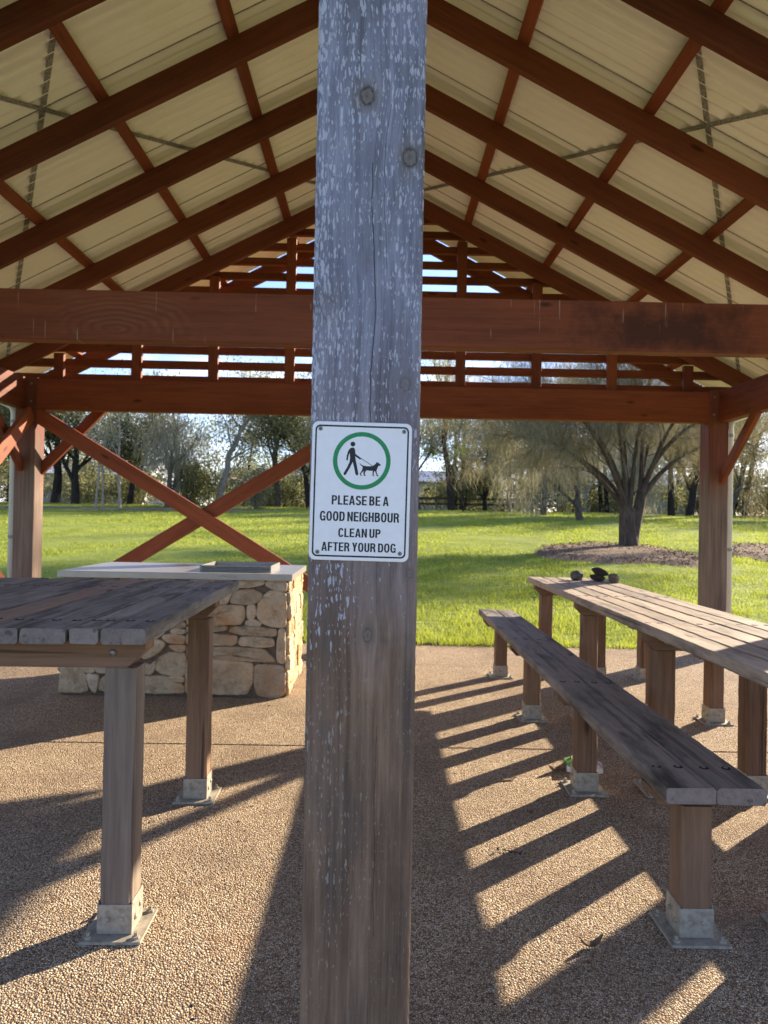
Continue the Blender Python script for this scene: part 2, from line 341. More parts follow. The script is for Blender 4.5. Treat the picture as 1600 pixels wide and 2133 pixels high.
# ------------------------------------------------------------------ mesh helpers
class MB:
    def __init__(s): s.v = []; s.f = []; s.g = []; s.mi = []; s.tint = []; s.mats = []
    def off(s): return Vector((rng.random() * 60, rng.random() * 60, rng.random() * 60))
    def add(s, vs, fs, gs=None, mi=0, tint=(1, 1, 1)):
        b = len(s.v); s.v += [tuple(v) for v in vs]; s.f += [tuple(i + b for i in f) for f in fs]
        s.g += [tuple(g) for g in (gs if gs is not None else vs)]; s.mi += [mi] * len(fs); s.tint += [tint] * len(vs); return s
    def beam(s, p0, p1, w, h, up=(0, 0, 1), ch=.004, segs=1, jit=0.0, mi=0, cap=None, off=None):
        p0, p1 = Vector(p0), Vector(p1); d = p1 - p0; L = d.length; d /= L
        side = d.cross(Vector(up)).normalized(); u = side.cross(d).normalized()
        a, b = w / 2, h / 2; ch = min(ch, a * .6, b * .6); q = ch * .42
        prof = [(-a, -b + ch), (-a + q, -b + q), (-a + ch, -b), (a - ch, -b), (a - q, -b + q), (a, -b + ch), (a, b - ch), (a - q, b - q), (a - ch, b), (-a + ch, b), (-a + q, b - q), (-a, b - ch)]
        n = len(prof); o = s.off() if off is None else Vector(off); vs = []; gs = []
        for i in range(segs + 1):
            t = i / segs; ends = (0, 1)
            for j, (x, y) in enumerate(prof):
                if jit: x += rng.gauss(0, jit); y += rng.gauss(0, jit)
                vs.append(p0 + d * (L * t) + side * x + u * y); gs.append(o + Vector((L * t, x, y)))
        fs = [(i * n + j, i * n + (j + 1) % n, (i + 1) * n + (j + 1) % n, (i + 1) * n + j) for i in range(segs) for j in range(n)]
        s.add(vs, fs, gs, mi)
        for i, flip in ((0, 1), (segs, 0)):
            ring = vs[i * n:(i + 1) * n]; gr = [o + Vector((i * .02 + 3 + (g - o).z * .3, (g - o).y, (g - o).z)) for g in gs[i * n:(i + 1) * n]]
            s.add(ring, [tuple(reversed(range(n))) if flip else tuple(range(n))], gr, mi if cap is None else cap)
        return s
    def box(s, lo, hi, ch=.003, mi=0):
        lo, hi = Vector(lo), Vector(hi); c = (lo + hi) / 2; e = hi - lo
        ax = max(range(3), key=lambda i: e[i]); d = Vector((0, 0, 0)); d[ax] = e[ax] / 2
        up = Vector((0, 0, 1)) if ax != 2 else Vector((0, 1, 0))
        dn = d.normalized(); side = dn.cross(up)
        w = abs(side.x) * e.x + abs(side.y) * e.y + abs(side.z) * e.z; h = e.z if ax != 2 else e.y
        return s.beam(c - d, c + d, w, h, up, ch, mi=mi)
    def prism(s, poly, o, ux, uy, t, mi=0):
        o, ux, uy = Vector(o), Vector(ux), Vector(uy); nrm = ux.cross(uy).normalized(); n = len(poly); of = s.off()
        vs = [o + ux * x + uy * y - nrm * (t / 2) for x, y in poly] + [o + ux * x + uy * y + nrm * (t / 2) for x, y in poly]
        gs = [of + Vector((x, y, 0)) for x, y in poly] + [of + Vector((x, y, t)) for x, y in poly]
        fs = [tuple(reversed(range(n))), tuple(range(n, 2 * n))] + [(i, (i + 1) % n, n + (i + 1) % n, n + i) for i in range(n)]
        return s.add(vs, fs, gs, mi)
    def tube(s, pts, rad, n=6, mi=0, caps=True):
        pts = [Vector(p) for p in pts]; vs = []
        ref = Vector((1, 0, 0)); m = len(pts)
        for i, p in enumerate(pts):
            d = (pts[min(i + 1, m - 1)] - pts[max(i - 1, 0)]).normalized()
            a = d.cross(ref)
            if a.length < .15: a = d.cross(Vector((0, 1, 0)))
            a.normalize(); b = d.cross(a); r = rad[i] if isinstance(rad, (list, tuple)) else rad
            vs += [p + a * (r * math.cos(2 * math.pi * j / n)) + b * (r * math.sin(2 * math.pi * j / n)) for j in range(n)]
        fs = [(i * n + j, i * n + (j + 1) % n, (i + 1) * n + (j + 1) % n, (i + 1) * n + j) for i in range(m - 1) for j in range(n)]
        if caps: fs += [tuple(reversed(range(n))), tuple(range((m - 1) * n, m * n))]
        return s.add(vs, fs, None, mi)
    def dome(s, c, axis, r, h, n=10, mi=0):
        c, axis = Vector(c), Vector(axis).normalized()
        return s.tube([c, c + axis * h * .55, c + axis * h * .9, c + axis * h], [r, r * .95, r * .6, r * .2], n, mi)
    def build(s, name, mat, parent=None, smooth=False, loc=None):
        me = bpy.data.meshes.new(name); me.from_pydata(s.v, [], s.f)
        for m_ in (mat if isinstance(mat, (list, tuple)) else [mat]): me.materials.append(m_)
        me.polygons.foreach_set('material_index', s.mi)
        a = me.attributes.new('grain', 'FLOAT_VECTOR', 'POINT'); a.data.foreach_set('vector', np.array(s.g, dtype=np.float32).ravel())
        t = me.attributes.new('tint', 'FLOAT_VECTOR', 'POINT'); t.data.foreach_set('vector', np.array(s.tint, dtype=np.float32).ravel())
        if smooth: me.polygons.foreach_set('use_smooth', [True] * len(me.polygons))
        me.update()
        o = bpy.data.objects.new(name, me); col.objects.link(o)
        if parent is not None: o.parent = parent
        if loc is not None: o.location = loc
        return o

def inst(name, mesh, parent, loc, rot=None):
    o = bpy.data.objects.new(name, mesh); col.objects.link(o); o.parent = parent; o.location = loc
    if rot: o.rotation_euler = rot
    return o
def tag(o, label=None, cat=None, group=None, kind=None):
    if label: o['label'] = label
    if cat: o['category'] = cat
    if group: o['group'] = group
    if kind: o['kind'] = kind
    return o
def thing(name, loc, label, cat, group=None, rz=0.0):
    o = bpy.data.objects.new(name, None); col.objects.link(o); o.location = loc; o.rotation_euler = (0, 0, rz)
    o.empty_display_size = .2
    return tag(o, label, cat, group)
def copy_tree(o, parent=None):
    c = o.copy(); col.objects.link(c)
    if parent is not None: c.parent = parent
    for ch in list(o.children): copy_tree(ch, c)
    return c
def fast_mesh(name, V, nper, mat, parent=None):
    """V: (N*nper,3) array, every nper verts one polygon"""
    me = bpy.data.meshes.new(name); nv = len(V); npoly = nv // nper
    me.vertices.add(nv); me.vertices.foreach_set('co', V.astype(np.float32).ravel())
    me.loops.add(nv); me.loops.foreach_set('vertex_index', np.arange(nv, dtype=np.int32))
    me.polygons.add(npoly); me.polygons.foreach_set('loop_start', np.arange(0, nv, nper, dtype=np.int32))
    me.materials.append(mat); me.update(calc_edges=True); me.validate()
    o = bpy.data.objects.new(name, me); col.objects.link(o)
    if parent is not None: o.parent = parent
    return o

def terrain(y):
    if y < 6.6: return 0.0
    if y < 42: return .05 * (y - 6.6)
    return .05 * 35.4 + .012 * (min(y, 120) - 42)

# ------------------------------------------------------------------ ground
def ground():
    xs = sorted(set([-300, -200, -120, -80] + list(np.arange(-50, 51, 2.0)) + [80, 120, 200, 300]))
    ys = sorted(set([-200, -100, -50, -20, -5, 0, 3, 6.3, 6.6] + list(np.arange(7.5, 60, 1.5)) + [70, 85, 100, 130, 180, 260, 400]))
    b = MB(); vs = []
    for y in ys:
        for x in xs:
            z = terrain(y) - .035
            if y > 7.4: z += .03 * math.sin(x * .55 + y * .3) * min(1, (y - 7) * .2) + .02 * math.sin(x * 1.3 - y * .8)
            vs.append((x, y, z))
    n = len(xs)
    fs = [(j * n + i, j * n + i + 1, (j + 1) * n + i + 1, (j + 1) * n + i) for j in range(len(ys) - 1) for i in range(n - 1)]
    o = b.add(vs, fs).build('lawn', M['lawn'], smooth=True); tag(o, kind='structure')
ground()

def slab(y0, y1):
    b = MB(); c = .006
    lo, hi = (-4.3, y0, -.12), (4.3, y1, 0)
    vs = [(lo[0], lo[1], lo[2]), (hi[0], lo[1], lo[2]), (hi[0], hi[1], lo[2]), (lo[0], hi[1], lo[2]),
          (lo[0], lo[1], -c), (hi[0], lo[1], -c), (hi[0], hi[1], -c), (lo[0], hi[1], -c),
          (lo[0] + c, lo[1] + c, 0), (hi[0] - c, lo[1] + c, 0), (hi[0] - c, hi[1] - c, 0), (lo[0] + c, hi[1] - c, 0)]
    fs = [(0, 1, 5, 4), (1, 2, 6, 5), (2, 3, 7, 6), (3, 0, 4, 7), (4, 5, 9, 8), (5, 6, 10, 9), (6, 7, 11, 10), (7, 4, 8, 11), (8, 9, 10, 11)]
    tag(b.add(vs, fs).build('concrete_paving', M['slab']), kind='structure')
slab(-2.5, 3.661); slab(3.668, 6.62)

def blob(cx, cy, rx, ry, rot, seed, n=44):
    r = random.Random(seed); ph = [r.random() * 6.28 for _ in range(4)]; pts = []
    for i in range(n):
        t = 2 * math.pi * i / n; k = 1 + .10 * math.sin(2 * t + ph[0]) + .08 * math.sin(3 * t + ph[1]) + .05 * math.sin(7 * t + ph[2]) + .03 * math.sin(13 * t + ph[3])
        x, y = rx * k * math.cos(t), ry * k * math.sin(t)
        pts.append((cx + x * math.cos(rot) - y * math.sin(rot), cy + x * math.sin(rot) + y * math.cos(rot)))
    return pts
BEDS = [blob(5.75, 16.4, 1.75, 3.0, -.15, 3), blob(10.6, 16.6, 2.3, 3.2, -.3, 5)]
TRACK = blob(-13.0, 35.5, 7.5, 1.3, .1, 8)
def bed(pts, name):
    cx = sum(p[0] for p in pts) / len(pts); cy = sum(p[1] for p in pts) / len(pts); n = len(pts)
    vs = []; fs = []
    rings = [(1.0, -.03), (.93, .012), (.6, .03), (.25, .045)]
    for k, dz in rings:
        for x, y in pts:
            X, Y = cx + (x - cx) * k, cy + (y - cy) * k
            vs.append((X, Y, terrain(Y) + dz + (rng.random() - .5) * .02))
    vs.append((cx, cy, terrain(cy) + .045))
    for r_ in range(len(rings) - 1): fs += [(r_ * n + i, r_ * n + (i + 1) % n, (r_ + 1) * n + (i + 1) % n, (r_ + 1) * n + i) for i in range(n)]
    e = (len(rings) - 1) * n; fs += [(e + i, e + (i + 1) % n, len(vs) - 1) for i in range(n)]
    tag(MB().add(vs, fs).build(name, M['mulch'], smooth=True), kind='structure')
for b_ in BEDS + [TRACK]: bed(b_, 'mulch_bed')
def inside(pts, x, y):
    res = np.zeros(len(x), bool); n = len(pts)
    for i in range(n):
        x0, y0 = pts[i]; x1, y1 = pts[(i + 1) % n]
        c = ((y0 > y) != (y1 > y)) & (x < (x1 - x0) * (y - y0) / (y1 - y0 + 1e-9) + x0); res ^= c
    return res
def chips():
    V = []
    for pts, N in zip(BEDS, (4200, 4200)):
        a = np.array(pts); lo, hi = a.min(0), a.max(0)
        x = nrg.uniform(lo[0], hi[0], N); y = nrg.uniform(lo[1], hi[1], N); m = inside(pts, x, y); x, y = x[m], y[m]
        z = .05 * (y - 6.6) + .035; n = len(x); c = np.stack([x, y, z], 1)
        t = nrg.uniform(0, 6.28, n); l = nrg.uniform(.015, .045, n)[:, None]; w = nrg.uniform(.006, .015, n)[:, None]
        d = np.stack([np.cos(t), np.sin(t), nrg.normal(0, .35, n)], 1); s_ = np.stack([-np.sin(t), np.cos(t), nrg.normal(0, .3, n)], 1)
        V.append(np.stack([c - d * l - s_ * w, c + d * l - s_ * w, c + d * l + s_ * w, c - d * l + s_ * w], 1).reshape(-1, 3))
    o = fast_mesh('bark_chips', np.concatenate(V), 4, M['mulch']); tag(o, kind='stuff')
chips()

def grass():
    N = 330000
    u = nrg.random(N); d = 6.63 * (46 / 6.63) ** (u ** 1.12)
    x = nrg.uniform(-.64, .64, N) * (d + 2.0)
    keep = np.ones(N, bool)
    for p in BEDS + [TRACK]: keep &= ~inside(p, x, d) | (nrg.random(N) < .10)
    pn = np.sin(x * 2.1 + d * 1.3) * np.sin(x * .9 - d * 2.3) + .6 * np.sin(x * 5.1) * np.sin(d * 4.7)
    keep &= nrg.random(N) < np.clip(.75 + .35 * pn, .25, 1)
    x, d, pn = x[keep], d[keep], pn[keep]; n = len(x)
    z = np.where(d < 42, .05 * (d - 6.6), 1.77) - .03
    h = nrg.uniform(.018, .042, n) * (1 + .3 * pn) * (1 + .7 * np.clip((10 - d) / 3, 0, 1)) * (1 + .018 * d); edge = np.clip((7.1 - d) / .5, 0, 1); h *= 1 + .5 * edge
    w = np.maximum(.0028, .00055 * d) * nrg.uniform(.7, 1.4, n)
    t = nrg.uniform(0, 6.28, n); base = np.stack([x, d, z], 1); s_ = np.stack([np.cos(t), np.sin(t), np.zeros(n)], 1) * w[:, None]
    lean = nrg.normal(0, .45, (n, 2)); tip = base + np.stack([lean[:, 0] * h, lean[:, 1] * h, h], 1)
    E = 5000; ex = nrg.uniform(-4.4, 4.4, E); cl = np.clip(.5 + .8 * np.sin(ex * 3.1) * np.sin(ex * 7.7 + 1), .05, 1); k2 = nrg.random(E) < cl; ex = ex[k2]; E = len(ex)
    ed = 6.63 + np.abs(nrg.normal(0, .06, E)); eh = nrg.uniform(.02, .075, E); eb = np.stack([ex, ed, np.full(E, -.02)], 1); et = nrg.uniform(0, 6.28, E)
    es = np.stack([np.cos(et), np.sin(et), np.zeros(E)], 1) * .0035; etip = eb + np.stack([nrg.normal(0, .02, E), -np.abs(nrg.normal(0, .045, E)), eh], 1)
    base = np.concatenate([base, eb]); s_ = np.concatenate([s_, es]); tip = np.concatenate([tip, etip])
    V = np.stack([base - s_, base + s_, tip], 1).reshape(-1, 3)
    tag(fast_mesh('grass', V, 3, M['blade']), kind='stuff')
grass()
def edge_soil():
    b = MB(); vs = []; n = 160
    for i in range(n + 1):
        x = -4.6 + 9.2 * i / n
        vs += [(x, 6.621, -.02), (x, 6.70 + .05 * rng.random(), -.005 + .02 * rng.random()), (x, 6.80 + .06 * rng.random(), -.04)]
    fs = [(i * 3 + j, (i + 1) * 3 + j, (i + 1) * 3 + j + 1, i * 3 + j + 1) for i in range(n) for j in range(2)]
    tag(b.add(vs, fs).build('soil_edge', M['soil']), kind='structure')
edge_soil()

# ------------------------------------------------------------------ picnic shelter
XC = -.04; TAN = .522; ZR = 4.155
shelter = thing('picnic_shelter', (XC, 3.9, 0), 'open gabled picnic shelter of red stained timber with cream corrugated roof', 'shelter')
def sb(mb, name, mat, parent=None, smooth=False):
    o = mb.build(name, mat, parent or shelter, smooth)
    if parent is None or parent is shelter: o.location = (-XC, -3.9, 0)
    return o
RY = [6.2775 - .79 * k for k in range(8)]                     # rafter centres along the ridge
def zr(x): return ZR - TAN * abs(x - XC)                       # rafter underside
cosr = 1 / math.sqrt(1 + TAN * TAN)
def rafter(y, s, xe=3.62):
    b = MB(); h = .14
    vv = .158 / 2
    p0 = (XC + s * .012, y, zr(XC) + vv - .012 * TAN); p1 = (XC + s * xe, y, zr(XC + xe) + vv)
    b.beam(p0, p1, .045, h, (0, 0, 1), .003, segs=1)
    return sb(b, 'rafter', M['rafter'])
for y in RY + [7.0]:
    for s in (-1, 1): rafter(y, s)
Z0 = ZR + .158                                                 # top of rafters at the ridge
for s in (-1, 1):
    for x in (.10, .82, 1.54, 2.26, 2.98, 3.58):
        z = Z0 - TAN * x + .0195
        b = MB(); b.beam((XC + s * x, .42, z), (XC + s * x, 7.04, z), .07, .035, (s * TAN, 0, 1), .002)
        sb(b, 'batten', M['red'])
def roof_side(s):
    y0, y1, pitch, amp = .40, 7.08, .076, .0135; n = int((y1 - y0) / pitch * 10); b = MB(); vs = []; fs = []
    xs_ = [0.0, 1.25, 2.5, 3.70]
    for layer, dz in ((0, .0), (1, .0012)):
        for i in range(n + 1):
            y = y0 + (y1 - y0) * i / n; a = amp * math.sin(2 * math.pi * (y - y0) / pitch)
            for x in xs_: vs.append((XC + s * x, y, Z0 + .050 + amp - TAN * x + a + dz))
        o = layer * (n + 1) * 4
        for i in range(n):
            for j in range(3):
                q = (o + i * 4 + j, o + i * 4 + j + 1, o + (i + 1) * 4 + j + 1, o + (i + 1) * 4 + j); fs.append(q if (s > 0) ^ (layer == 0) else q[::-1])
    b.add(vs, fs)
    for q in range(4, 84, 10):                                 # dark strips drawn for the shadow line at each side lap of the sheets
        y = y0 + pitch * (q + .80); p0 = Vector((XC + s * .02, y, Z0 + .048 - TAN * .02)); p1 = Vector((XC + s * 3.68, y, Z0 + .048 - TAN * 3.68))
        if y < y1 - .1: b.beam(p0, p1, .004, .005, (0, 0, 1), .0003, mi=1)
    sb(b, 'roof_sheet', [M['roof'], M['strap']], smooth=True)
roof_side(-1); roof_side(1)
b = MB(); zc = Z0 + .085
b.prism([(-.16, -.16 * TAN), (0, 0), (.16, -.16 * TAN), (.16, -.16 * TAN + .004), (0, .005), (-.16, -.16 * TAN + .004)], (XC, 3.74, zc), (1, 0, 0), (0, 0, 1), 6.70); sb(b, 'ridge_cap', M['cream'])
for s in (-1, 1):                                              # gutters and fascia
    b = MB(); xo = XC + s * 3.64; zt = Z0 - TAN * 3.64
    pf = [(0, .0), (0, -.115), (s * .11, -.115), (s * .125, 0), (s * .121, 0), (s * .107, -.111), (s * .004, -.111), (s * .004, 0)]
    if s < 0: pf = pf[::-1]
    b.prism(pf, (xo, 3.58, zt + .02), (1, 0, 0), (0, 0, 1), 6.40); sb(b, 'gutter', M['cream'])
def bolts(mb, pts, axis, r=.012):
    for p in pts: mb.dome(p, axis, r, .009, 8)
# posts
PX = 3.15
def post(x, y, top=2.42, w=.185):
    b = MB(); b.beam((x, y, -.05), (x, y, top), w, w, (0, 1, 0), .008, segs=12, jit=.0007); return sb(b, 'post', M['post'])
YF = 6.4025
for s in (-1, 1):
    p = post(XC + s * PX, YF)
    for z in (2.20, 2.36):
        for dx in (-.05, .05):
            if s > 0 and dx < 0: pass
            q = MB().dome((XC + s * PX + dx, YF - .0925, z), (0, -1, 0), .012, .010, 8); sb(q, 'bolt', M['bolt'], p)
    for z in (2.20, 2.36):
        q = MB().dome((XC + s * (PX - .0925), YF - .03, z), (-s, 0, 0), .012, .010, 8); sb(q, 'bolt', M['bolt'], p)
    post(XC + s * PX, 3.90); post(XC + s * PX, 1.27)
post(XC - .02, YF, 2.12)
bnp = MB()                                                     # the near silvered post
bnp.beam((-.022, 1.262, -.05), (-.022, 1.262, 4.12), .184, .184, (0, 1, 0), .006, segs=420, jit=.0003, off=(-.05, 0, 0))
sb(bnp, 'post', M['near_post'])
tag(bpy.data.objects[[o.name for o in shelter.children if o.name.startswith('post')][-1]], 'silver grey weathered post with pale flecks and knots')
# beams
def beam(p0, p1, w, h, name, mat='red', ch=.005): return sb(MB().beam(p0, p1, w, h, (0, 0, 1), ch, segs=4, jit=.0006), name, M[mat])
tie = beam((XC - 3.62, 3.84, 2.277), (XC + 3.62, 3.84, 2.277), .09, .275, 'tie_beam', 'tie')
beam((XC - PX + .0935, 6.365, 2.268), (XC + PX - .0935, 6.365, 2.268), .09, .285, 'end_beam')
for s in (-1, 1):
    x = XC + s * (PX + .045)
    beam((x, 6.308, 2.275), (x, 3.9935, 2.275), .09, .285, 'eave_beam', 'red_dark'); beam((x, 3.8065, 2.275), (x, 1.364, 2.275), .09, .285, 'eave_beam', 'red_dark')
# louvred gable
for k in range(12):
    z = 2.447 + .14 * k; xe = min((Z0 + .035 - z - .04) / TAN, 3.6)
    if xe < .12: continue
    sb(MB().beam((XC - xe, 6.475, z), (XC + xe, 6.475, z), .028, .078, (0, .35, 1), .002), 'gable_slat', M['red'])
for x in (0, .788, 1.49, 2.19, 2.90):
    for s in ((-1, 1) if x else (1,)):
        zt = ZR - TAN * x + .02
        sb(MB().beam((XC + s * x, 6.415, 2.412), (XC + s * x, 6.415, zt), .09, .045, (0, 1, 0), .003), 'gable_stud', M['red'])
# braces
def brace(p0, p1, w, h, up, name='brace', mat='red'): return sb(MB().beam(p0, p1, w, h, up, .004), name, M[mat])
brace((XC - PX + .08, 6.345, 2.09), (-.10, 6.345, .28), .04, .135, (0, 0, 1), 'cross_brace')
brace((XC - PX + .10, 6.392, .25), (-.12, 6.392, 2.10), .04, .135, (0, 0, 1), 'cross_brace')
brace((XC - PX + .07, 6.46, 1.58), (XC - PX + .66, 6.46, 2.19), .045, .09, (0, 0, 1), 'knee_brace')
for s in (-1, 1):
    brace((XC + s * (PX + .03), 6.33, 1.60), (XC + s * (PX + .03), 5.72, 2.16), .045, .09, (0, 0, 1), 'knee_brace')
xl = XC - PX + .055
brace((xl, 6.30, 2.09), (xl, 4.08, .30), .04, .135, (0, 0, 1), 'cross_brace')
brace((xl - .05, 6.30, .30), (xl - .05, 4.08, 2.09), .04, .135, (0, 0, 1), 'cross_brace')
# strap bracing lying over the rafters
for s in (-1, 1):
    for i, (a, c) in enumerate((((.06, .84), (3.50, 6.62)), ((.06, 6.80), (3.50, 1.00)))):
        def pt(q): return Vector((XC + s * q[0], q[1], Z0 - TAN * q[0] + .0525 - .003 * i))
        p0, p1 = pt(a), pt(c); nrm = Vector((s * TAN, 0, 1)).normalized(); b = MB()
        b.beam(p0, p1, .032, .0025, nrm, .0005)
        L = (p1 - p0).length; d = (p1 - p0) / L; sd_ = d.cross(nrm)
        for j in range(int(L / .05)):
            c_ = p0 + d * (.03 + j * .05) + sd_ * (.007 if j % 2 else -.007) - nrm * .0013
            b.tube([c_, c_ - nrm * .0006], .0035, 6, mi=1)
        sb(b, 'strap_brace', [M['strap'], M['hole']])
# downpipes
for s in (-1, 1):
    x = XC + s * (PX + .19) ; b = MB()
    b.tube([(x, 6.52, .02), (x, 6.52, 2.12), (x + s * .04, 6.52, 2.20), (x + s * .33, 6.52, 2.32)], .045, 16)
    p = sb(b, 'downpipe', M['pipe'], smooth=True)
    for z in (.95, 2.02): sb(MB().tube([(x, 6.52, z), (x, 6.52, z + .03)], .048, 16), 'pipe_clip', M['strap'], p)

# ------------------------------------------------------------------ sign on the near post
S_, TH = 1.17 / 1450 / 6.4, R(1.71)
def uz(x, y):                                                   # enlarged photo pixels -> metres in the sign's own plane
    dx, dy = x - 785, y - 1047
    return ((dx * math.cos(TH) + dy * math.sin(TH)) * S_, -(-dx * math.sin(TH) + dy * math.cos(TH)) * S_)
sign = thing('warning_sign', (-.028, 1.1685, 1.244), 'white metal dog clean-up sign with green ring screwed to the near grey post', 'sign')
sign.rotation_euler = (0, R(.68), 0)
SW, SH = .1672, .2325
def rrect(w, h, r, n=8):
    pts = []
    for cx, cy, a0 in ((w / 2 - r, h / 2 - r, 0), (-w / 2 + r, h / 2 - r, 90), (-w / 2 + r, -h / 2 + r, 180), (w / 2 - r, -h / 2 + r, 270)):
        pts += [(cx + r * math.cos(R(a0 + 90 * i / n)), cy + r * math.sin(R(a0 + 90 * i / n))) for i in range(n + 1)]
    return pts
def flat(b, polys, y, mi=0):
    for poly in polys:
        tri = geometry.tessellate_polygon([[Vector((x, z, 0)) for x, z in poly]])
        area = sum(poly[i][0] * poly[(i + 1) % len(poly)][1] - poly[(i + 1) % len(poly)][0] * poly[i][1] for i in range(len(poly)))
        fs = []
        for t in tri:
            p = [poly[i] for i in t]; a = (p[1][0] - p[0][0]) * (p[2][1] - p[0][1]) - (p[2][0] - p[0][0]) * (p[1][1] - p[0][1])
            fs.append(t if a > 0 else t[::-1])
        b.add([(x, y, z) for x, z in poly], fs, None, mi)
def ringm(b, outer, inner, y):
    n = len(outer); b.add([(x, y, z) for x, z in outer + inner], [(i, (i + 1) % n, n + (i + 1) % n, n + i)[::-1] if False else (i, (i + 1) % n, n + (i + 1) % n, n + i) for i in range(n)])
b = MB(); rr_ = rrect(SW, SH, .0105); ri_ = rrect(SW - .0012, SH - .0012, .0099); n = len(rr_)
vs = [(x, .0015, z) for x, z in rr_] + [(x, -.0006, z) for x, z in rr_] + [(x, -.0012, z) for x, z in ri_]
fs = [(i, (i + 1) % n, n + (i + 1) % n, n + i) for i in range(n)] + [(n + i, n + (i + 1) % n, 2 * n + (i + 1) % n, 2 * n + i) for i in range(n)] + [tuple(range(2 * n, 3 * n)), tuple(reversed(range(n)))]
b.add(vs, [f[::-1] for f in fs] if False else fs).build('panel', M['white'], sign)
b = MB(); ringm(b, rrect(SW - .0100, SH - .0115, .0085), rrect(SW - .0154, SH - .0172, .0060), -.00135); b.build('border_line', M['black'], sign)
b = MB(); cx, cz = uz(802, 638)
circ = lambda r, n=72: [(cx + r * S_ * math.cos(2 * math.pi * i / n), cz + r * S_ * math.sin(2 * math.pi * i / n)) for i in range(n)]
ringm(b, circ(384), circ(325), -.00135); b.build('green_ring', M['green'], sign)
person = [(668, 462), (645, 472), (622, 505), (604, 560), (596, 618), (599, 630), (608, 634), (617, 628), (624, 580), (641, 530), (646, 590), (640, 650), (612, 715), (562, 800), (559, 815), (566, 826), (580, 827), (592, 818), (645, 728), (682, 652), (700, 730), (716, 806), (724, 826), (738, 833), (752, 826), (756, 810), (738, 705), (722, 630), (716, 578), (758, 606), (772, 619), (787, 620), (795, 612), (790, 600), (752, 570), (719, 548), (713, 490), (700, 466), (686, 460)]
dog = [(773, 668), (800, 690), (828, 703), (880, 709), (944, 709), (965, 694), (990, 675), (997, 654), (1010, 661), (1024, 660), (1036, 678), (1056, 690), (1048, 703), (1024, 706), (1010, 735), (998, 768), (1002, 795), (1014, 828), (1027, 836), (1022, 844), (1001, 841), (986, 792), (976, 772), (968, 778), (961, 802), (961, 828), (973, 838), (946, 839), (945, 800), (949, 771), (905, 770), (868, 762), (848, 788), (840, 815), (857, 832), (853, 838), (830, 836), (821, 800), (832, 768), (814, 786), (793, 806), (796, 828), (809, 836), (785, 837), (777, 805), (799, 776), (811, 742), (814, 720), (795, 703), (774, 678)]
b = MB(); hx, hz = 684, 415
polys = [[uz(*p) for p in person], [uz(*p) for p in dog], [uz(hx + 32 * math.cos(2 * math.pi * i / 24), hz + 32 * math.sin(2 * math.pi * i / 24)) for i in range(24)]]
flat(b, polys, -.00135); flat(b, [[uz(788, 606), uz(794, 601), uz(950, 704), uz(946, 710)]], -.00145); b.build('pictogram', M['black'], sign)
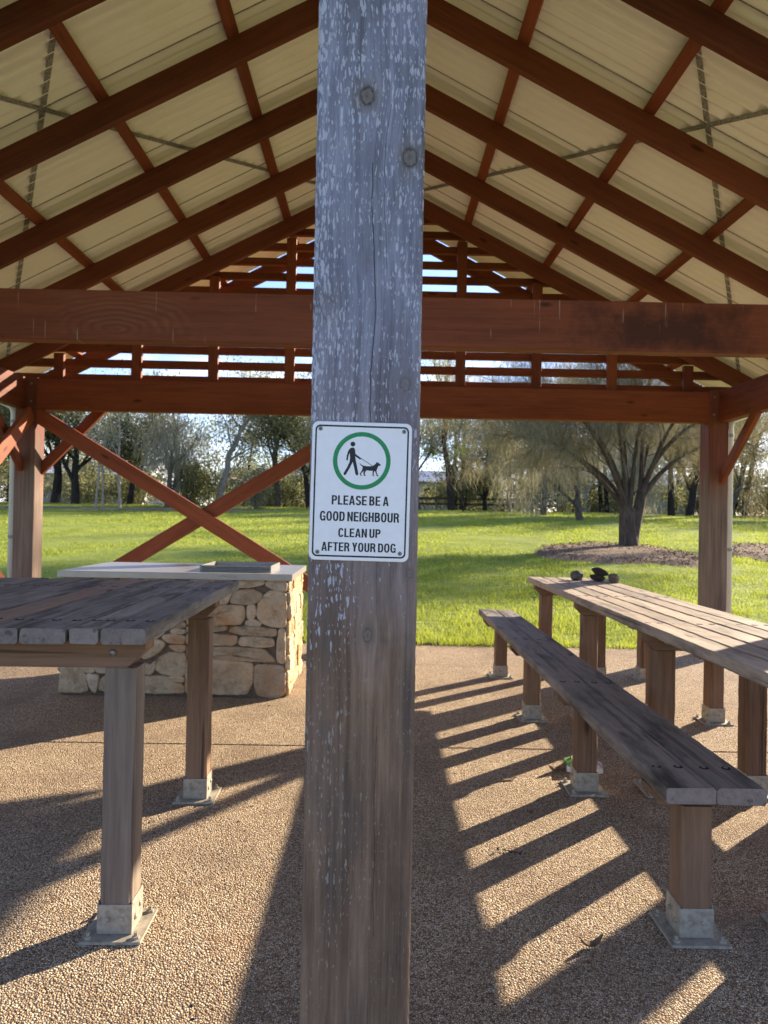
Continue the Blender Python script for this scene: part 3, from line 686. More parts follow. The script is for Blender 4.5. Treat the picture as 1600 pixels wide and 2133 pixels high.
def glyph(ch):
    T, H, W = .185, .155, .54
    def rect(x0, y0, x1, y1): return [(x0, y0), (x1, y0), (x1, y1), (x0, y1)]
    def arc(cx, cy, rx, ry, a0, a1, e=2.0, n=22):
        def q(rx, ry, a):
            c, s_ = math.cos(R(a)), math.sin(R(a)); return (cx + rx * math.copysign(abs(c) ** (2 / e), c), cy + ry * math.copysign(abs(s_) ** (2 / e), s_))
        A = [a0 + (a1 - a0) * i / n for i in range(n + 1)]
        o_ = [q(rx, ry, a) for a in A]; i_ = [q(rx - T, ry - H, a) for a in A]
        return [[o_[k], o_[k + 1], i_[k + 1], i_[k]] for k in range(n)]
    stem = [rect(0, 0, T, 1)]
    if ch == 'I': return stem, T
    if ch == 'L': return stem + [rect(T, 0, .47, H)], .47
    if ch == 'E': return stem + [rect(T, 0, .49, H), rect(T, .43, .46, .58), rect(T, 1 - H, .49, 1)], .49
    if ch == 'F': return stem + [rect(T, .41, .44, .56), rect(T, 1 - H, .47, 1)], .47
    if ch == 'H': return stem + [rect(W - T, 0, W, 1), rect(T, .43, W - T, .59)], W
    if ch == 'N': return stem + [rect(W - T + .02, 0, W + .02, 1), [(T, 1), (T - .03, .98), (T, .62), (W - T + .02, 0), (W - T + .04, .02), (W - T + .02, .38)]], W + .02
    if ch == 'T': return [rect(0, 1 - H, .50, 1), rect(.25 - T / 2, 0, .25 + T / 2, 1 - H)], .50
    if ch == 'A': return [[(0, 0), (.185, 0), (.295, .72), (.295, 1), (.19, 1)], [(.59, 0), (.405, 0), (.295, .72), (.295, 1), (.40, 1)], rect(.155, .20, .435, .345)], .59
    if ch == 'Y': return [rect(.275 - T / 2, 0, .275 + T / 2, .42), [(0, 1), (.195, 1), (.275, .68), (.275, .42), (.275 - T / 2, .40)], [(.55, 1), (.355, 1), (.275, .68), (.275, .42), (.275 + T / 2, .40)]], .55
    if ch == 'P': return stem + [rect(T, 1 - H, .27, 1), rect(T, .40, .27, .40 + H)] + arc(.27, .70, .27, .30, -90, 90, 2.3), .54
    if ch == 'R': return stem + [rect(T, 1 - H, .27, 1), rect(T, .43, .27, .43 + H)] + arc(.27, .715, .265, .285, -90, 90, 2.3) + [[(.25, .44), (.44, .50), (.52, .35), (.56, 0), (.365, 0), (.34, .34)]], .56
    if ch == 'B': return stem + [rect(T, 1 - H, .26, 1), rect(T, .445, .26, .445 + H * .95), rect(T, 0, .26, H)] + arc(.26, .748, .25, .252, -90, 90, 2.3) + arc(.26, .295, .285, .295, -90, 90, 2.3), .545
    if ch == 'D': return stem + [rect(T, 1 - H, .25, 1), rect(T, 0, .25, H)] + arc(.25, .5, .30, .5, -90, 90, 2.6, 30), .55
    if ch == 'O': return arc(.285, .5, .285, .515, 0, 360, 2.5, 56), .57
    if ch == 'C': return arc(.28, .5, .28, .515, 28, 332, 2.5, 48), .55
    if ch == 'G': return arc(.285, .5, .285, .515, 28, 325, 2.5, 48) + [rect(.30, .38, .565, .525), rect(.44, 0, .565, .38)], .565
    if ch == 'U': return [rect(0, .30, T, 1), rect(W - T, .30, W, 1)] + arc(.27, .30, .27, .315, 180, 360, 2.4), W
    if ch == 'S': return arc(.265, .735, .265, .28, 12, 270, 2.2, 36) + arc(.265, .27, .275, .285, 90, -168, 2.2, 36), .53
    return [], .24
def text_mesh(txt, cx, cy, w, h, bold=0):
    V = []; F = []; x = 0; k = 0
    for ch in txt:
        if ch == ' ': x += .17; continue
        ps, wd = glyph(ch)
        for p in ps:
            sg = sum(p[i][0] * p[(i + 1) % len(p)][1] - p[(i + 1) % len(p)][0] * p[i][1] for i in range(len(p)))
            p = p if sg > 0 else p[::-1]; k += 1; b0 = len(V)
            V += [(x + a, -.00135 - .000006 * (k % 9), c) for a, c in p]
            if len(p) > 4:
                for t in geometry.tessellate_polygon([[Vector((a, c, 0)) for a, c in p]]): F.append(tuple(b0 + q for q in t))
            else: F.append(tuple(range(b0, b0 + len(p))))
        x += wd + .085
    x -= .085; X, Z = uz(cx, cy)
    return [(X + (a / x - .5) * w * S_, y, Z + (c - .5) * h * S_ * .97) for a, y, c in V], F
b = MB()
for txt, cx, cy, w, h in (('PLEASE BE A', 782, 1167, 758, 128), ('GOOD NEIGHBOUR', 773, 1383, 1054, 130), ('CLEAN UP', 771, 1599, 562, 120), ('AFTER YOUR DOG', 760, 1788, 988, 122)):
    v_, f_ = text_mesh(txt, cx, cy, w, h); b.add(v_, f_)
b.build('lettering', M['black'], sign)
for x, y in ((255, 207), (1366, 250), (212, 1846), (1308, 1872)):
    X, Z = uz(x, y); q = MB(); q.dome((X, -.0012, Z), (0, -1, 0), .0036, .0016, 14)
    for a in (.6, .6 + math.pi / 2):
        dv = Vector((math.cos(a), 0, math.sin(a))) * .0019; c_ = Vector((X, -.0029, Z)); q.beam(c_ - dv, c_ + dv, .0007, .0004, (0, 1, 0), .0001, mi=1)
    q.build('screw', [M['bolt'], M['hole']], sign)

# ------------------------------------------------------------------ picnic furniture
def plate_mesh():
    b = MB(); b.beam((0, -.085, .005), (0, .085, .005), .17, .008, (0, 0, 1), .001)
    for x in (-.066, .066):
        for y in (-.066, .066): b.tube([(x, y, .009), (x, y, .016)], .011, 6); b.tube([(x, y, .016), (x, y, .026)], .0055, 6)
    o = b.build('base_plate', M['galv']); me = o.data; bpy.data.objects.remove(o); return me
def sleeve_mesh(H=.092):
    b = MB(); t, a = .004, .049
    b.box((-a, -a, .0095), (a, -a + t, H), .0008); b.box((-a, a - t, .0095), (a, a, H), .0008)
    b.box((-a, -a + t, .0095), (-a + t, a - t, H + .006), .0008); b.box((a - t, -a + t, .0095), (a, a - t, H + .006), .0008)
    for x in (-.02, .02):
        b.dome((x, -a, .052), (0, -1, 0), .008, .006, 8); b.dome((x, a, .052), (0, 1, 0), .008, .006, 8)
        for s in (-1, 1): b.dome((s * a, x, .052 + x * .4), (s, 0, 0), .008, .006, 8)
    o = b.build('sleeve', M['galv']); me = o.data; bpy.data.objects.remove(o); return me
PLATE, SLEEVE = plate_mesh(), sleeve_mesh()
def bolt_mesh():
    b = MB(); b.tube([(0, 0, -.002), (0, 0, .0006)], .0135, 14, mi=1); b.dome((0, .003, .0006), (0, 0, 1), .0065, .0012, 8)
    o = b.build('bolt', [M['bolt'], M['hole']]); me = o.data; bpy.data.objects.remove(o); return me
BOLT = bolt_mesh()
def leg(par, x, y, ztop, mat, w=.09):
    o = MB().beam((0, 0, .0095), (0, 0, ztop), w, w, (0, 1, 0), .007, segs=10, jit=.0006).build('leg', mat, par); o.location = (x, y, 0)
    inst('base_plate', PLATE, o, (0, 0, 0)); inst('sleeve', SLEEVE, o, (0, 0, 0)); return o
def rail(par, x0, x1, y, zt, h, mat, w=.07):
    c = min(.05, h * .62)
    b = MB(); b.prism([(x0, 0), (x0, -h + c), (x0 + c, -h), (x1 - c, -h), (x1, -h + c), (x1, 0)], (0, y, zt), (1, 0, 0), (0, 0, 1), w)
    o = b.build('cross_rail', mat, par)
    for x in (x0 + .09, x1 - .09):
        q = MB().dome((x, y - w / 2, zt - h * .5), (0, -1, 0), .010, .007, 10); q.build('bolt', M['bolt'], o)
    return o
def board(par, x0, x1, y0, y1, z0, z1, mat, rows, label=None):
    b = MB(); dz = (rng.random() - .5) * .003
    b.beam(((x0 + x1) / 2, y0, (z0 + z1) / 2 + dz), ((x0 + x1) / 2, y1, (z0 + z1) / 2 + dz), x1 - x0, z1 - z0, (0, 0, 1), .007, segs=max(4, int((y1 - y0) / .05)), jit=.0007, cap=1)
    o = b.build('board', [mat, M['cut']], par)
    for y in rows:
        for t in (.26, .74): inst('bolt', BOLT, o, (x0 + (x1 - x0) * t, y + (rng.random() - .5) * .008, z1 + dz))
    if label: o['label'] = label
    return o
def boards(par, edges, y0, y1, z0, z1, mats, rows, gap=.006):
    for i in range(len(edges) - 1):
        board(par, edges[i] + gap / 2, edges[i + 1] - gap / 2, y0 + rng.uniform(-.006, .006), y1 + rng.uniform(-.006, .006), z0, z1, mats[i % len(mats)], rows)
YAW = -.0089
ROWS = [2.06, 3.13, 4.24, 5.36]
# bench on the right of the post (authored in its own slightly turned frame, origin under the camera)
def bench(xc, label):
    t = thing('bench', (xc, 0, 0), label, 'bench', 'long plank benches', 0)
    th_ = YAW; t.location = (xc * math.cos(th_), xc * math.sin(th_), 0); t.rotation_euler = (0, 0, th_)
    boards(t, [-.142, 0, .142], 1.90, 5.62, .436, .481, [M['board_bench']], ROWS)
    for y in ROWS:
        rail(t, -.135, .135, y, .4345, .05, M['leg']); leg(t, 0, y, .384, M['leg'])
    return t
bench(.924, 'long grey two-plank bench nearest the post, between it and the tan table')
bench(2.03, 'plank bench on the far side of the tan table, mostly hidden')
t = thing('picnic_table', (1.470 * math.cos(YAW), 1.470 * math.sin(YAW), 0), 'long tan weathered plank table with stones on its far end', 'table', None, YAW)
boards(t, [-.300, -.187, -.072, .052, .172, .300], 1.78, 5.60, .706, .751, [M['board_tan']], ROWS)
for y in ROWS:
    rail(t, -.29, .29, y, .7045, .07, M['leg'])
    for x in (-.205, .205): leg(t, x, y, .634, M['leg'])
# high table left of the post
t = thing('picnic_table', (0, 0, 0), 'tall dark weathered table with one brown plank beside the barbecue', 'table', None, .0205)
E_ = [-1.60, -1.48, -1.40, -1.28, -1.165, -1.045, -.965, -.845, -.762]
LT = [(-.700, -.580), (-.784, -.707), (-.912, -.791), (-1.012, -.919), (-1.125, -1.019), (-1.245, -1.132), (-1.34, -1.252), (-1.46, -1.347), (-1.58, -1.467), (-1.70, -1.587), (-1.82, -1.707)]
LR = [2.05, 3.00]
for i, (a, c) in enumerate(LT):
    board(t, a, c, 1.90 + rng.uniform(-.005, .005), 3.33 + rng.uniform(-.005, .005), .847, .889, M['board_brown'] if i == 4 else M['board_dark'], LR, 'lighter brown replacement plank' if i == 4 else None)
for y in LR:
    rail(t, -1.80, -.612, y, .8455, .085, M['leg'], .085)
    for x in (-.680, -1.73): leg(t, x, y, .760, M['leg_grey'] if y < 2.5 else M['leg'])

# stones on the table
def rock(loc, sx, sy, sz, mat, label, seed, cut=None, tilt=(0, 0, 0)):
    r = random.Random(seed); ph = [Vector((r.gauss(0, 1), r.gauss(0, 1), r.gauss(0, 1))).normalized() for _ in range(14)]; am = [r.uniform(.62, .98) for _ in ph]
    n, m = 22, 14; vs = []; fs = []
    for i in range(m + 1):
        for j in range(n):
            a, e = 2 * math.pi * j / n, math.pi * (i / m - .5)
            d = Vector((math.cos(a) * math.cos(e), math.sin(a) * math.cos(e), math.sin(e))); q = 1.0
            for p, k in zip(ph, am):
                c_ = d.dot(p)
                if c_ > .1: q = min(q, k / c_)
            q += .02 * math.sin(9 * d.x + seed) * math.sin(8 * d.z)
            z = d.z * q; vs.append((d.x * q * sx, d.y * q * sy, max(z, -.72) * sz + .72 * sz))
    fs = [(i * n + j, i * n + (j + 1) % n, (i + 1) * n + (j + 1) % n, (i + 1) * n + j) for i in range(m) for j in range(n)]
    o = MB().add(vs, fs).build('rock', mat); o.location = loc; o.rotation_euler = tilt; return tag(o, label, 'rock', 'rocks on the table')
rock((1.548, 5.33, .752), .056, .05, .046, M['rock_grey'], 'grey lumpy rock left of the other rocks on the tan table', 3)
rock((1.69, 5.29, .752), .066, .05, .034, M['rock_dark'], 'dark flat rock under another one on the tan table', 5)
rock((1.70, 5.29, .797), .070, .05, .034, M['rock_dark'], 'dark peaked rock resting on top of a flat rock', 9, tilt=(0, .22, 0))
rock((1.785, 5.20, .752), .046, .042, .042, M['rock_brown'], 'small brown round rock right of the stacked pair', 12)

# ------------------------------------------------------------------ stone barbecue
bx0, bx1, by0, by1, bh = -2.06, -.587, 4.63, 5.44, .775
bbq = thing('barbecue', ((bx0 + bx1) / 2, (by0 + by1) / 2, 0), 'stone block barbecue with stainless steel top beside the cross braces', 'barbecue')
BO = bbq.location
tr = [[(540, 520), (640, 515), (690, 520), (655, 555), (600, 588), (540, 590)], [(540, 600), (600, 592), (645, 575), (690, 602), (650, 655), (560, 700), (540, 690)], [(1120, 208), (1300, 208), (1290, 235), (1200, 250), (1120, 252)], [(1310, 208), (1437, 208), (1437, 272), (1380, 265), (1305, 240)], [(1110, 275), (1230, 262), (1290, 290), (1270, 335), (1200, 355), (1085, 350)],
      [(1330, 270), (1380, 272), (1437, 288), (1437, 492), (1360, 490), (1290, 470), (1255, 420), (1265, 340)], [(820, 378), (965, 372), (1050, 360), (1170, 365), (1182, 430), (1150, 480), (965, 486), (820, 486)], [(1195, 352), (1245, 355), (1245, 420), (1225, 447), (1195, 440)],
      [(1190, 455), (1250, 450), (1290, 470), (1270, 490), (1180, 485)], [(820, 494), (965, 492), (1070, 490), (1068, 515), (965, 528), (820, 530)], [(1110, 490), (1250, 492), (1385, 503), (1380, 550), (1160, 540), (1080, 522)],
      [(820, 540), (965, 540), (1130, 545), (1140, 590), (1110, 607), (965, 607), (820, 605)], [(1160, 550), (1360, 560), (1370, 610), (1280, 615), (1145, 605)], [(1395, 503), (1437, 505), (1437, 715), (1385, 700), (1388, 600)],
      [(820, 618), (965, 620), (1300, 622), (1380, 690), (1370, 706), (1200, 704), (965, 686), (820, 690)], [(820, 700), (960, 697), (1100, 702), (1235, 717), (1235, 830), (1200, 905), (960, 905), (820, 900)], [(1250, 725), (1420, 728), (1437, 760), (1437, 900), (1390, 925), (1270, 910), (1245, 830)],
      [(700, 480), (810, 472), (810, 505), (700, 505)], [(720, 514), (810, 514), (810, 540), (720, 542)], [(660, 562), (690, 546), (810, 552), (810, 602), (700, 595)], [(705, 612), (810, 612), (810, 648), (740, 642)], [(640, 690), (710, 658), (810, 662), (810, 795), (700, 795), (625, 765)],
      [(555, 790), (620, 708), (632, 712), (615, 765), (605, 795)], [(700, 803), (808, 805), (808, 842), (740, 828)], [(550, 808), (690, 805), (740, 840), (808, 852), (808, 905), (550, 905)], [(38, 725), (155, 725), (210, 890), (190, 905), (38, 905)], [(170, 725), (220, 735), (250, 785), (185, 790), (165, 760)],
      [(225, 728), (320, 730), (320, 790), (255, 785)], [(190, 800), (270, 800), (262, 905), (235, 905)], [(280, 830), (325, 800), (400, 800), (400, 905), (275, 895)], [(330, 725), (545, 725), (600, 735), (545, 795), (330, 790)], [(410, 802), (540, 800), (540, 905), (410, 905)],
      [(820, 215), (960, 210), (1105, 212), (1100, 265), (1070, 350), (960, 362), (820, 368)]]
def grid_stones(w, h, r, rows=(.09, .17)):
    out = []; z = 0
    while z < h - .03:
        hh = min(r.uniform(*rows), h - z)
        if h - z - hh < .06: hh = h - z
        x = 0
        while x < w - .02:
            ww = min(r.uniform(.12, .34), w - x)
            if w - x - ww < .09: ww = w - x
            j = lambda: r.uniform(.002, .010)
            if hh > .13 and r.random() < .4 and ww > .15:
                m = hh * r.uniform(.4, .6)
                out.append([(x + j(), z + j()), (x + ww - j(), z + j()), (x + ww - j(), z + m - j()), (x + j(), z + m - j())]); out.append([(x + j(), z + m + j()), (x + ww - j(), z + m + j()), (x + ww - j(), z + hh - j()), (x + j(), z + hh - j())])
            else:
                c = r.uniform(.0, .035)
                out.append([(x + j() + c, z + j()), (x + ww - j(), z + j()), (x + ww - j(), z + hh * .5), (x + ww - j() - c * .6, z + hh - j()), (x + j(), z + hh - j()), (x + j(), z + hh * .5)])
            x += ww
        z += hh
    return out
def stone_face(b, polys, o, ux, uy, r, depth=.028):
    o, ux, uy = Vector(o), Vector(ux), Vector(uy); nr = ux.cross(uy)
    for poly in polys:
        pts = [Vector((x, y)) for x, y in poly]
        # densify and round the corners
        dn = []
        for i in range(len(pts)):
            a, c = pts[i], pts[(i + 1) % len(pts)]; k = max(2, int((c - a).length / .02))
            dn += [a.lerp(c, t / k) for t in range(k)]
        for _ in range(1): dn = [(dn[i - 1] + dn[i] * 2 + dn[(i + 1) % len(dn)]) / 4 for i in range(len(dn))]
        dn = [p + Vector((r.gauss(0, .0014), r.gauss(0, .0014))) for p in dn]
        c = sum(dn, Vector((0, 0))) / len(dn); n = len(dn); vs = []; dp = depth * r.uniform(.65, 1.15)
        tx, ty = r.uniform(-.03, .03), r.uniform(-.03, .03)
        mind = min((p - c).length for p in dn)
        for inset, h in ((-.007, -.01), (-.007, .62), (-.005, .86), (-.001, .96), (.008, 1.0)):
            for p in dn:
                q = p + (c - p).normalized() * min(inset, mind * .6); e = q - c
                vs.append(o + ux * q.x + uy * q.y + nr * (dp * h + (e.x * tx + e.y * ty if h > .5 else 0) + (r.gauss(0, .0022) if h > .5 else 0)))
        k = 5
        for ins in (.45, .8):
            for p in dn:
                q = p.lerp(c, ins); e = q - c; vs.append(o + ux * q.x + uy * q.y + nr * (dp * 1.03 + e.x * tx + e.y * ty + r.gauss(0, .0036)))
        vs.append(o + ux * c.x + uy * c.y + nr * dp * 1.04)
        fs = [(i * n + j, i * n + (j + 1) % n, (i + 1) * n + (j + 1) % n, (i + 1) * n + j) for i in range(6) for j in range(n)] + [(6 * n + j, 6 * n + (j + 1) % n, 7 * n) for j in range(n)]
        v = r.uniform(.66, 1.15); w = r.uniform(-.14, .05); tint = (v, v * (1 + w * .6), v * (1 + w * 1.6))
        b.add(vs, fs, None, 0, tint)
rs = random.Random(21); b = MB()
W, D = bx1 - bx0, by1 - by0
fp = [[((x - 35) / 1405 * W, bh * (1 - (y - 205) / 720)) for x, y in p][::-1] for p in tr]
up_ = [[(x, y + .262) for x, y in p] for p in grid_stones(.76, bh - .262, rs)]
x_ = lambda a: a - Vector((BO.x, BO.y, 0))
fp += [p for p in up_ if max(q[0] for q in p) < .68 or min(q[1] for q in p) > .5]
stone_face(b, fp, x_(Vector((bx0, by0, 0))), (1, 0, 0), (0, 0, 1), rs)
stone_face(b, grid_stones(D, bh, rs), x_(Vector((bx1, by0, 0))), (0, 1, 0), (0, 0, 1), rs)
stone_face(b, grid_stones(W, bh, rs), x_(Vector((bx1, by1, 0))), (-1, 0, 0), (0, 0, 1), rs)
stone_face(b, grid_stones(D, bh, rs), x_(Vector((bx0, by1, 0))), (0, -1, 0), (0, 0, 1), rs)
b.build('stone_base', M['stone'], bbq, smooth=True)
MB().box((bx0 - BO.x, by0 - BO.y, 0), (bx1 - BO.x, by1 - BO.y, bh), .004).build('mortar_core', M['mortar'], bbq)
tx0, tx1, ty0, ty1 = -2.075, -.545, 4.56, 5.47
top = MB().box((tx0 - BO.x, ty0 - BO.y, .777), (tx1 - BO.x, ty1 - BO.y, .82), .003).build('steel_top', M['stainless'], bbq)
b = MB(); hx0, hx1, hy0, hy1 = -1.185 - BO.x, -.705 - BO.x, 4.70 - BO.y, 5.13 - BO.y
b.box((hx0, hy0, .8205), (hx1, hy0 + .012, .862), .002); b.box((hx0, hy1 - .012, .8205), (hx1, hy1, .862), .002)
b.box((hx0, hy0 + .0125, .8205), (hx0 + .012, hy1 - .0125, .862), .002); b.box((hx1 - .012, hy0 + .0125, .8205), (hx1, hy1 - .0125, .862), .002)
for r_ in range(3):
    for i in range(40): b.tube([(hx0 + .018 + i * .0114 + (r_ % 2) * .0057, hy0 + .001, .830 + r_ * .010), (hx0 + .018 + i * .0114 + (r_ % 2) * .0057, hy0 - .0004, .830 + r_ * .010)], .0046, 6, mi=1)
rim = b.build('hotplate_rim', [M['stainless_dark'], M['hole']], bbq)
MB().box((hx0 + .0125, hy0 + .0125, .8205), (hx1 - .0125, hy1 - .0125, .832), .001).build('hotplate', M['hotplate'], bbq)
# rust coloured mark on the front edge of the top
b = MB()
for i in range(16):
    x = -1.02 - BO.x + i * .0075 + rng.uniform(-.002, .002); z = .800 + rng.uniform(-.006, .006); y = ty0 - BO.y - .0008
    w = rng.uniform(.001, .004); h = rng.uniform(.0015, .004); b.add([(x - w, y, z - h), (x + w, y, z - h * .6), (x + w * .8, y, z + h), (x - w, y, z + h * .7)], [(0, 1, 2, 3)])
b.build('rust_mark', M['wall_brick'], top)

# ------------------------------------------------------------------ litter
b = MB(); r = random.Random(4); sx, sy, sz, n = .085, .045, .024, 5; vs = []
for k in range(2):
    for i in range(n + 1):
        for j in range(4): vs.append((-sx + 2 * sx * i / n + r.gauss(0, .005), -sy + 2 * sy * j / 3 + r.gauss(0, .004), (sz * 2 * (.75 + .35 * math.sin(i * 1.1)) if k else 0) + abs(r.gauss(0, .006))))
idx = lambda k, i, j: k * (n + 1) * 4 + i * 4 + j
fs = [(idx(1, i, j), idx(1, i + 1, j), idx(1, i + 1, j + 1), idx(1, i, j + 1)) for i in range(n) for j in range(3)] + [(idx(0, i, j), idx(0, i, j + 1), idx(0, i + 1, j + 1), idx(0, i + 1, j)) for i in range(n) for j in range(3)]
for j in (0, 3): fs += [(idx(0, i, j), idx(0, i + 1, j), idx(1, i + 1, j), idx(1, i, j)) for i in range(n)]
for i in (0, n): fs += [(idx(0, i, j), idx(0, i, j + 1), idx(1, i, j + 1), idx(1, i, j)) for j in range(3)]
o = b.add(vs, fs).build('snack_carton', M['carton']); o.location = (1.02, 3.36, .001); o.rotation_euler = (0, 0, -.12); tag(o, 'crumpled green and white snack carton behind a bench leg', 'litter')
def dry_leaf(loc, L, w, rz, label, curl=.3, mat='leaf_dry'):
    vs = []; n = 8
    for i in range(n + 1):
        t = i / n; ww = w * math.sin(math.pi * min(1, t * .95 + .02)) ** .8
        z = curl * L * (t - .5) ** 2 * 2 + .002
        for k in (-1, 0, 1): vs.append((L * (t - .5), ww * k, z + abs(k) * curl * w * .9))
    fs = [(i * 3 + j, (i + 1) * 3 + j, (i + 1) * 3 + j + 1, i * 3 + j + 1) for i in range(n) for j in range(2)]
    vs += [(x, y, z - .0012) for x, y, z in vs]; m = 3 * (n + 1); fs += [tuple(i + m for i in f[::-1]) for f in fs]
    o = MB().add(vs, fs).build('dry_leaf', M[mat]); o.location = loc; o.rotation_euler = (0, 0, rz); return tag(o, label, 'leaf', 'dry leaves on the paving')
dry_leaf((.89, 3.34, .002), .11, .022, .5, 'curled brown leaf lying beside the snack carton', .5)
dry_leaf((.629, 1.967, .002), .075, .012, .35, 'curled dead leaf on the sunlit paving near the front bench leg', .6)
dry_leaf((.633, 3.22, .002), .085, .010, .3, 'thin pale leaf on paving left of the snack carton', .15)
dry_leaf((.655, 2.86, .002), .035, .012, 1.0, 'small brown leaf on shaded paving near the middle bench leg', .3)
def twig(loc, label, seed):
    r = random.Random(seed); b = MB(); p = [Vector((-.04, 0, .004)), Vector((-.015, .008, .010)), Vector((.012, -.004, .006)), Vector((.04, .006, .012))]
    b.tube(p, [.002, .0025, .002, .001], 5); b.tube([p[1], p[1] + Vector((.005, .028, .012))], [.0018, .0007], 5); b.tube([p[2], p[2] + Vector((.014, -.022, .01))], [.0018, .0007], 5)
    for q in (p[0], p[3], p[1] + Vector((.005, .028, .012))): b.dome(q - Vector((0, 0, .004)), (0, 0, 1), .005, .009, 6)
    o = b.build('twig', M['twig']); o.location = loc; o.rotation_euler = (0, 0, r.random() * 3); return tag(o, label, 'twig')
twig((.50, 2.52, 0), 'small dry twig with seed pods on sunlit paving', 2)
b = MB()
for i in range(150):
    x, y = rng.uniform(-2.5, 2.2), rng.uniform(1.3, 6.4); a = rng.random() * 3; l = rng.uniform(.002, .007); w = l * rng.uniform(.3, .8)
    d = Vector((math.cos(a), math.sin(a), 0)); s_ = Vector((-d.y, d.x, 0)); c = Vector((x, y, .001))
    b.add([c - d * l - s_ * w, c + d * l - s_ * w, c + d * l + s_ * w, c - d * l + s_ * w, c + Vector((0, 0, w))], [(0, 1, 4), (1, 2, 4), (2, 3, 4), (3, 0, 4)])
tag(b.build('leaf_litter', M['twig']), kind='stuff')

# ------------------------------------------------------------------ trees
def grow(b, p, d, L, r, depth, P, tips, rg, nseg=4):
    pts = [p.copy()]; rad = [r]; q = p.copy(); d = d.normalized(); sl_ = L / nseg
    for i in range(nseg):
        d = (d + Vector((rg.gauss(0, P['wob']), rg.gauss(0, P['wob']), rg.gauss(0, P['wob']) + P['up'][min(depth, len(P['up']) - 1)]))).normalized()
        q = q + d * sl_; pts.append(q.copy()); rad.append(r * (1 - (1 - P['taper']) * (i + 1) / nseg))
        if depth >= P['leafdepth']: tips.append((q.copy(), d.copy()))
    b.tube(pts, rad, P['sides'][min(depth, len(P['sides']) - 1)], caps=False)
    if depth < P['depth']:
        k = P['kids'][depth]
        for j in range(k):
            f = rg.uniform(P['from'], 1.0) if j else 1.0
            i = min(int(f * nseg), nseg - 1); u = f * nseg - i; a = pts[i].lerp(pts[i + 1], min(u, 1))
            az = rg.random() * 6.283; ang = rg.uniform(*P['ang']) * (.5 if j == 0 else 1)
            t = d.orthogonal().normalized(); t = Matrix.Rotation(az, 3, d) @ t
            nd = d * math.cos(ang) + t * math.sin(ang)
            grow(b, a, nd, L * rg.uniform(*P['len']), max(.0045, rad[min(i + 1, nseg)] * (.85 if j == 0 else rg.uniform(.45, .7))), depth + 1, P, tips, rg)
def leaves(tips, per, spread, l, w, droop, g):
    c = np.array([t[0][:] for t in tips]); N = len(c) * per
    C = np.repeat(c, per, 0) + g.normal(0, spread, (N, 3)) * np.array([1, 1, .8])
    a = g.normal(0, 1, (N, 3)); a[:, 2] -= droop; a /= np.linalg.norm(a, axis=1)[:, None]
    s = np.cross(a, g.normal(0, 1, (N, 3))); s /= np.linalg.norm(s, axis=1)[:, None] + 1e-9
    ll = (l * g.uniform(.6, 1.3, N))[:, None]; ww = (w * g.uniform(.6, 1.3, N))[:, None]
    return np.stack([C - a * ll / 2, C + s * ww / 2 - a * ll * .1, C + a * ll / 2, C - s * ww / 2 - a * ll * .1], 1).reshape(-1, 3)
PROTO = {}
